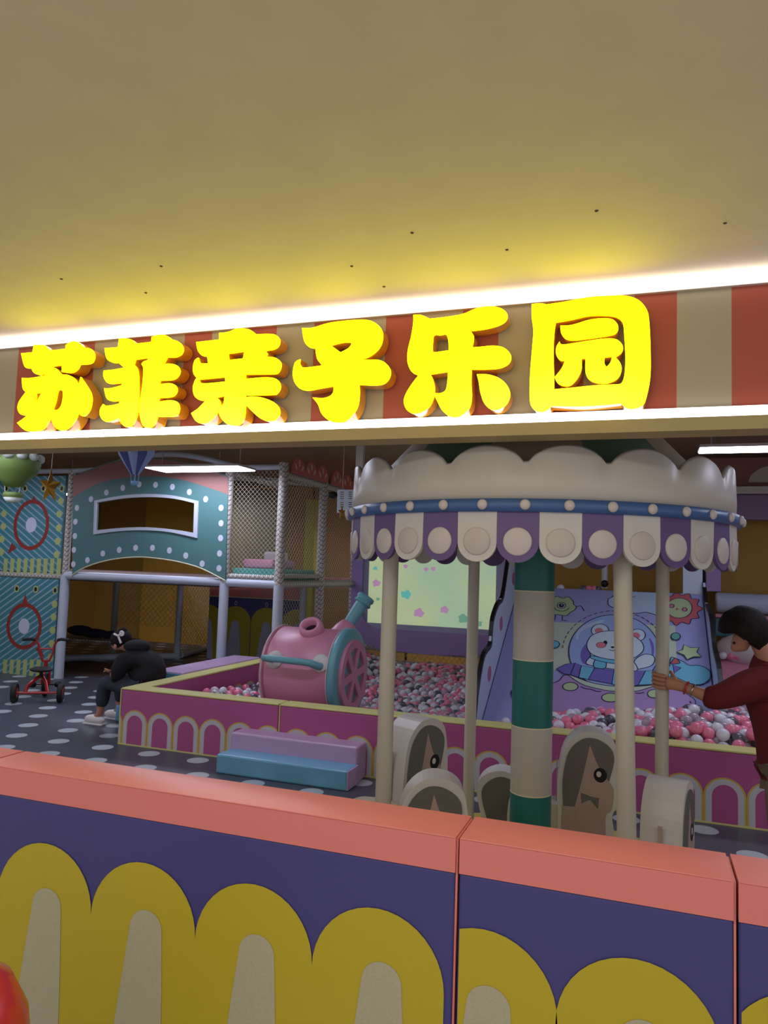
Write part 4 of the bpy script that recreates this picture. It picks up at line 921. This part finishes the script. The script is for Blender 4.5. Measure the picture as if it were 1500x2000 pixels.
# ceiling-hung projector on a pole
t = thing('hanging_projector', 'pale grey slotted projector box hung from a white ceiling pole', 'projector', (-2.70, 6.6, 2.2))
a_, c_ = P(659, 956, Y=6.6), P(700, 1002, Y=6.6)
b = MB(); b.box((a_.x, 6.6, c_.z), (c_.x, 6.9, a_.z)); b.build('projector_box', steelw, t, bevel=.008)
for j, xx in enumerate((665, 681)):
    for i in range(8):
        if i == 4: continue
        q = P(xx, 961+4.1*i, Y=6.598); b = MB(); b.box((q.x, 6.594, q.z-.004), (q.x+.032, 6.601, q.z+.002)); b.build('vent_slot', rubber, t)
q0, q1 = P(697, 880, Y=6.75), P(711, 880, Y=6.75); b = MB(); b.box((q0.x, 6.73, a_.z-.05), (q1.x, 6.78, 3.21)); b.build('ceiling_pole', white, t)
q = P(650, 967, Y=6.75); b = MB(); b.ell((q.x, 6.75, q.z), (.05, .05, .035)); b.cyl((q.x, 6.75, q.z), (a_.x+.03, 6.75, q.z), .012); b.build('camera_dome', rubber, t)

# ================================================================ TRICYCLE
t = thing('tricycle', 'small red tricycle with black grips parked beside the striped panel', 'tricycle', (-6.35, 6.75, 0))
F_ = Vector((-.55, .835, 0)).normalized(); S_ = Vector((F_.y, -F_.x, 0)); c0 = Vector((-6.335, 6.615, 0))
def T(f, s, z): return c0+F_*f+S_*s+Vector((0, 0, z))
for s in (-.235, .235):
    b = MB(); b.lathe([(0, -.026), (.055, -.026), (.06, -.01), (.06, .01), (.055, .026), (0, .026)], T(0, s, .105), S_, 20, 0); b.lathe([(.06, -.024), (.10, -.026), (.105, -.014), (.105, .014), (.10, .026), (.06, .024)], T(0, s, .105), S_, 24, 1); b.build('rear_wheel', [red_m, rubber], t)
b = MB(); b.lathe([(0, -.022), (.075, -.022), (.075, .022), (0, .022)], T(.42, 0, .13), S_, 20, 0); b.lathe([(.075, -.018), (.125, -.02), (.13, -.008), (.13, .008), (.125, .02), (.075, .018)], T(.42, 0, .13), S_, 24, 1); b.build('front_wheel', [red_m, rubber], t)
b = MB(); b.tube([T(0, -.22, .105), T(0, .22, .105)], .016, 10)
b.tube([T(0, -.13, .11), T(.06, -.12, .17), T(.14, -.04, .25), T(.24, 0, .27), T(.36, 0, .30)], .02, 10); b.tube([T(0, .1, .11), T(.1, .06, .2), T(.2, 0, .26)], .018, 10)
b.tube([T(.42, -.04, .13), T(.40, -.04, .28), T(.37, 0, .34)], .014, 8); b.tube([T(.42, .04, .13), T(.40, .04, .28), T(.37, 0, .34)], .014, 8); b.tube([T(.37, 0, .28), T(.35, 0, .42)], .024, 10); b.build('frame', red_m, t)
b = MB()
for s in (-1, 1): b.tube([T(.35, s*.03, .40), T(.34, s*.07, .50), T(.33, s*.085, .60), T(.31, s*.12, .655)], .013, 8)
b.tube([T(.335, -.08, .55), T(.335, .08, .55)], .01, 8); b.build('handlebar', red_m, t)
for s in (-1, 1): b = MB(); b.tube([T(.31, s*.12, .655), T(.29, s*.16, .665), T(.26, s*.25, .66)], .018, 8); b.build('grip', rubber, t)
b = MB(); b.ell(T(.12, 0, .345), (.13, .12, .03)); b.cyl(T(.13, 0, .26), T(.12, 0, .33), .02); b.build('saddle', rubber, t)
for s in (-1, 1): b = MB(); b.cyl(T(.42, 0, .13), T(.42, s*.11, .13), .008, n=8); q = T(.42, s*.14, .13); b.ell(q, (.045, .045, .035)); b.build('pedal', rubber, t)

# red rounded ride at the bottom left corner
t = thing('ride_on_car', 'rounded red shape with gold rim at the bottom left corner of the photo', 'ride-on toy', (-1.42, 1.28, 0))
b = MB(); b.lathe([(0, .20), (.06, .19), (.12, .15), (.155, .08), (.165, 0), (.15, -.06)], (-1.405, 1.28, .52), (0, 0, 1), 36); b.build('red_hood', red_m, t)
b = MB(); b.tube([(-1.405+.168*math.cos(a), 1.28+.168*math.sin(a), .52-.055+.02*math.cos(a)) for a in [2*PI*i/36 for i in range(36)]], .02, 10, closed=True); b.build('gold_rim', gold, t)
b = MB(); b.lathe([(.155, -.07), (.16, -.3), (.12, -.54), (0, -.543)], (-1.405, 1.28, .52), (0, 0, 1), 30); b.build('base', rubber, t)

# ================================================================ PEOPLE
def skin(name, nodes, edges, m, parent, sub=2, root=None):
    me = bpy.data.meshes.new(name); keys = list(nodes); me.from_pydata([nodes[k][0] for k in keys], [(keys.index(a), keys.index(c2)) for a, c2 in edges], [])
    me.materials.append(m); o = bpy.data.objects.new(name, me); col.objects.link(o); o.parent = parent; o.matrix_parent_inverse = Matrix.Translation(-WL(parent))
    md = o.modifiers.new('skin', 'SKIN'); md.use_smooth_shade = True; md.use_x_symmetry = False
    for i, k in enumerate(keys):
        r = nodes[k][1]; r = (r, r) if isinstance(r, (int, float)) else r; me.skin_vertices[0].data[i].radius = r; me.skin_vertices[0].data[i].use_root = (k == (root or keys[0]))
    sb = o.modifiers.new('subdivision', 'SUBSURF'); sb.levels = sub; sb.render_levels = sub
    return o
# --- standing person at right, holding a carousel pole
PC = Vector((CC.x+.76*math.cos(rad(36)), CC.y+.76*math.sin(rad(36)), 0))
YR = 4.25
def q(x, y, Y=YR): return tuple(P(x, y, Y=Y))
t = thing('person', 'short dark haired person in a maroon top bending forward, hand on a carousel pole', 'person', (q(1530, 1500)[0], YR, 0))
hx = q(1530, 1480)
sh = Vector(q(1492, 1325, 4.22)); el = Vector(q(1395, 1366, 4.15)); wr_ = Vector(q(1345, 1345, 4.17)); knk = Vector((PC.x+.012, PC.y-.060, P(1305, 1333, Y=4.18).z)); hip = Vector((sh.x+.13, 4.30, .80)); palm = Vector(q(1322, 1337, 4.175))
chest = Vector((sh.x+.06, 4.33, 1.02)); neck = Vector(q(1488, 1262, 4.28)); head = Vector(q(1454, 1233, 4.27)); HF = Vector((-.62, 0, -.78)); HU = Vector((-.78, 0, .62))
kn = Vector((hip.x+.0, 4.28, .42)); an = Vector((hip.x+.04, 4.32, .06))
N = dict(hip=(hip, .085), chest=(chest, .10), neck0=(neck+Vector((.03, 0, -.05)), .06), neck=(head-HF*.01-HU*.065, .048), skull=(head, .085), face=(head+HF*.045-HU*.02, .066), chin=(head+HF*.088-HU*.062, .03),
         nose=(head+HF*.118-HU*.008, .013), sh=(sh, .055), el=(el, .042), wr=(wr_, .026), palm=(palm, (.026, .034)), knuck=(knk, (.020, .036)),
         sh2=(sh+Vector((.10, .24, .0)), .055), el2=(sh+Vector((.24, .30, -.24)), .04), wr2=(sh+Vector((.22, .24, -.44)), .026), palm2=(sh+Vector((.20, .2, -.52)), .032),
         hl=(hip+Vector((-.02, -.09, -.10)), .06), kl=(kn+Vector((-.04, -.10, 0)), .05), al=(an+Vector((-.03, -.10, 0)), .03), fl=(an+Vector((-.14, -.11, -.025)), .03),
         hr=(hip+Vector((.02, .09, -.10)), .06), kr=(kn+Vector((.02, .10, 0)), .05), ar=(an+Vector((.02, .10, 0)), .03), fr=(an+Vector((-.12, .11, -.025)), .03))
E = [('hip','chest'),('chest','neck0'),('neck0','neck'),('neck','skull'),('skull','face'),('face','chin'),('face','nose'),('chest','sh'),('sh','el'),('el','wr'),('wr','palm'),('palm','knuck'),('chest','sh2'),('sh2','el2'),('el2','wr2'),('wr2','palm2'),
     ('hip','hl'),('hl','kl'),('kl','al'),('al','fl'),('hip','hr'),('hr','kr'),('kr','ar'),('ar','fr')]
body = skin('body', N, E, skin_m, t)
# fingers wrapped round the pole
pr = .036+.009
for i in range(4):
    z = knk.z+.030-.021*i; nd = {}; pr = .036+.011
    path = [knk+Vector((.01, -.002, .028-.019*i))]
    for k, aa in enumerate((-100, -140, -180, -222)): a = rad(aa-(4 if i == 3 else 0)); path.append(Vector((PC.x+pr*math.cos(a), PC.y+pr*math.sin(a), z+.003*k)))
    for k, pt in enumerate(path): nd[k] = (tuple(pt), .0125-.0009*k)
    skin('finger', nd, [(k, k+1) for k in range(len(path)-1)], skin_m, body, 2)
path = [palm+Vector((.0, .01, .015)), Vector((PC.x+.052, PC.y-.02, palm.z+.04)), Vector((PC.x+.046, PC.y+.02, palm.z+.05)), Vector((PC.x+.02, PC.y+.046, palm.z+.05))]
skin('thumb', {k: (tuple(pt), .0115-.001*k) for k, pt in enumerate(path)}, [(k, k+1) for k in range(3)], skin_m, body, 2)
for s in (-1, 1):
    b = MB(); b.ell(head+HF*.08+HU*.004+Vector((0, s*.032, 0)), (.007, .012, .007)); b.build('eye', black, body)
    b = MB(); b.ell(head+HF*.015-HU*.02+Vector((0, s*.088, 0)), (.018, .010, .026)); b.build('ear', skin_m, body)
# clothes
SN = dict(hip=((hip+Vector((.03, 0, -.02))), (.15, .17)), hem=((hip+Vector((.02, 0, -.16))), (.155, .175)), chest=(chest, .155), up=(chest+Vector((-.03, 0, .12)), .12), col=(neck+Vector((.045, 0, -.045)), .07), sh=(sh+Vector((.01, .02, -.01)), .095), ua=((sh+el)/2+Vector((0, 0, -.005)), .082), el=(el, .066), cuff=(Vector(q(1370, 1358, 4.165)), .058),
          sh2=(sh+Vector((.10, .23, .0)), .085), el2=(sh+Vector((.24, .30, -.24)), .065), cuff2=(sh+Vector((.23, .27, -.34)), .058))
skin('shirt', SN, [('hip','hem'),('hip','chest'),('chest','up'),('up','col'),('up','sh'),('sh','ua'),('ua','el'),('el','cuff'),('up','sh2'),('sh2','el2'),('el2','cuff2')], maroon, t)
TN = dict(hip=(hip+Vector((0, 0, -.03)), (.14, .16)), hl=(hip+Vector((-.03, -.09, -.14)), .115), kl=(kn+Vector((-.04, -.10, 0)), .095), al=(an+Vector((-.03, -.10, .07)), .07), hr=(hip+Vector((.02, .09, -.14)), .115), kr=(kn+Vector((.02, .10, 0)), .095), ar=(an+Vector((.02, .10, .07)), .07))
skin('trousers', TN, [('hip','hl'),('hl','kl'),('kl','al'),('hip','hr'),('hr','kr'),('kr','ar')], tan, t)
for s, f in ((-.10, 0), (.10, .02)): b = MB(); b.ell(an+Vector((-.06+f, s, -.025)), (.13, .05, .045)); b.build('shoe', rubber, t)
# hair: cap over skull open at the face
b = MB(); n, m2 = 36, 24; vs = []; fs = []
for i in range(m2+1):
    a = PI*i/m2
    for k in range(n):
        ph = 2*PI*k/n; uu = .125*math.cos(a); ff = .122*math.sin(a)*math.cos(ph); yy = .116*math.sin(a)*math.sin(ph)
        fl = .035+.05*sm01(.02, .075, uu)
        if ff > fl: ff = fl+(ff-fl)*.12
        nn = 1+.04*noise.noise(Vector((uu, yy, ff))*28)
        vs.append(head-HF*.006+HU*.006+(HU*uu+HF*ff+Vector((0, yy, 0)))*nn)
for i in range(m2):
    for k in range(n): fs.append((i*n+k, (i+1)*n+k, (i+1)*n+(k+1) % n, i*n+(k+1) % n))
b.add(vs, fs, sm=True); hr_ = b.build('hair', hair_m, t)
ax = (wr_-el).normalized(); wc = wr_+(el-wr_)*.15
b = MB(); e1 = ax.orthogonal().normalized(); e2 = ax.cross(e1); b.tube([wc+(e1*math.cos(a)+e2*math.sin(a))*.034 for a in [2*PI*i/24 for i in range(24)]], .0035, 8, closed=True); b.build('bracelet', silver, t)
wc2 = wr_-ax*-.012; b = MB(); b.tube([wc2+(e1*math.cos(a)+e2*math.sin(a))*.033 for a in [2*PI*i/24 for i in range(24)]], .005, 8, closed=True); b.build('bracelet', red_m, t)

# --- seated person at left
Y0 = 6.12
def g(x, y, Y=Y0): return Vector(P(x, y, Y=Y))
hipL = g(293, 1352); t = thing('person', 'person in black hoodie and dark trousers sitting hunched on the blue step, hair clipped up', 'person', (hipL.x, Y0, 0))
headL = g(234, 1252); neckL = g(256, 1268); ub = g(275, 1283); mb_ = g(291, 1305); shL = g(258, 1286); 
knA, anA = g(206, 1328, 6.02), g(196, 1374, 6.02); knB, anB = g(238, 1322, 6.30), g(243, 1378, 6.30)
elb = g(228, 1330, 5.98); hand = g(217, 1312, 5.98)
toeA = Vector((anA.x-.13, 6.02, .03)); anA = Vector((anA.x, 6.02, .09)); anB = Vector((anB.x-.06, 6.30, .09))
N = dict(hip=(hipL, .11), mb=(mb_, .11), ub=(ub, .11), nk=(neckL, .05), sk=(headL, .078), fc=(headL+Vector((-.03, 0, -.045)), .06), ch=(headL+Vector((-.03, 0, -.09)), .03), ns=(headL+Vector((-.095, 0, -.06)), .013),
         s1=(shL+Vector((0, -.14, 0)), .055), e1=(elb, .04), h1=(hand, .028), s2=(shL+Vector((0, .16, 0)), .055), e2=(elb+Vector((.03, .36, 0)), .04), h2=(hand+Vector((0, .22, .0)), .028),
         t1=(hipL+Vector((-.05, -.08, .0)), .09), k1=(knA, .06), a1=(anA, .034), f1=(toeA, .028), t2=(hipL+Vector((-.05, .1, .0)), .09), k2=(knB, .06), a2=(anB, .034), f2=(anB+Vector((-.13, 0, -.06)), .028))
E = [('hip','mb'),('mb','ub'),('ub','nk'),('nk','sk'),('sk','fc'),('fc','ch'),('fc','ns'),('ub','s1'),('s1','e1'),('e1','h1'),('ub','s2'),('s2','e2'),('e2','h2'),('hip','t1'),('t1','k1'),('k1','a1'),('a1','f1'),('hip','t2'),('t2','k2'),('k2','a2'),('a2','f2')]
body = skin('body', N, E, skin_m, t)
for hh in (hand, hand+Vector((0, .22, 0))):
    for i in range(4): skin('finger', {0: (hh+Vector((-.005, -.02+.014*i, .0)), .009), 1: (hh+Vector((-.05, -.02+.014*i, .012)), .008), 2: (hh+Vector((-.075, -.018+.013*i, -.008)), .007)}, [(0, 1), (1, 2)], skin_m, body, 1)
    skin('thumb', {0: (hh+Vector((.0, -.02, .005)), .011), 1: (hh+Vector((-.03, -.035, .025)), .010), 2: (hh+Vector((-.055, -.03, .03)), .008)}, [(0, 1), (1, 2)], skin_m, body, 1)
for s in (-1, 1):
    b = MB(); b.ell(headL+Vector((-.083, s*.03, -.03)), (.007, .012, .006)); b.build('eye', black, body)
    b = MB(); b.ell(headL+Vector((.012, s*.078, -.04)), (.018, .01, .028)); b.build('ear', skin_m, body)
SN = dict(hip=(hipL+Vector((.02, 0, .02)), (.16, .18)), mb=(mb_, (.165, .19)), ub=(ub, (.15, .18)), cl=(neckL+Vector((.03, 0, -.01)), .085), s1=(shL+Vector((.01, -.13, -.01)), .095), u1=((shL+elb)/2+Vector((0, -.1, 0)), .085), e1=(elb+Vector((.01, 0, 0)), .068), c1=(hand+Vector((.05, 0, -.02)), .05),
          s2=(shL+Vector((.01, .15, -.01)), .095), e2=(elb+Vector((.04, .36, 0)), .07), c2=(hand+Vector((.05, .24, -.02)), .05))
hd = skin('hoodie', SN, [('hip','mb'),('mb','ub'),('ub','cl'),('ub','s1'),('s1','u1'),('u1','e1'),('e1','c1'),('ub','s2'),('s2','e2'),('e2','c2')], blackc, t)
b = MB(); b.ell(g(268, 1262), (.13, .13, .065)); b.build('hood', blackc, hd)
TN = dict(hip=(hipL+Vector((.0, 0, -.02)), .13), t1=(hipL+Vector((-.09, -.08, .01)), .11), m1=((hipL+knA)/2+Vector((0, -.05, .02)), .10), k1=(knA+Vector((0, 0, -.015)), .085), a1=(anA+Vector((.01, 0, .07)), .06), t2=(hipL+Vector((-.08, .1, .01)), .11), k2=(knB, .085), a2=(anB+Vector((.01, 0, .07)), .06))
skin('trousers', TN, [('hip','t1'),('t1','m1'),('m1','k1'),('k1','a1'),('hip','t2'),('t2','k2'),('k2','a2')], slate, t)
for p_ in (anA, anB):
    b = MB(); b.ell((p_.x-.055, p_.y, .05), (.12, .045, .045)); b.box((p_.x-.17, p_.y-.04, 0), (p_.x+.06, p_.y+.04, .018), 0); b.build('shoe', shoe, t, bevel=.006)
b = MB(); b.ell(headL+Vector((.015, 0, .02)), (.108, .098, .095), 20, 14); b.ell(headL+Vector((.03, 0, .095)), (.045, .045, .04)); b.ell(headL+Vector((.06, 0, .05)), (.05, .05, .05)); hr_ = b.build('hair', hair_m, t)
b = MB(); cp = headL+Vector((.045, -.085, .06)); b.tube([cp+Vector((-.05, .0, .015)), cp, cp+Vector((.035, .005, -.07))], .011, 8); b.tube([cp, cp+Vector((.055, .0, .03))], .012, 8); b.tube([cp+Vector((.04+.022*math.cos(a), .0, .025+.022*math.sin(a))) for a in [2*PI*i/14 for i in range(14)]], .008, 6, closed=True); b.build('hair_clip', shoe, hr_)
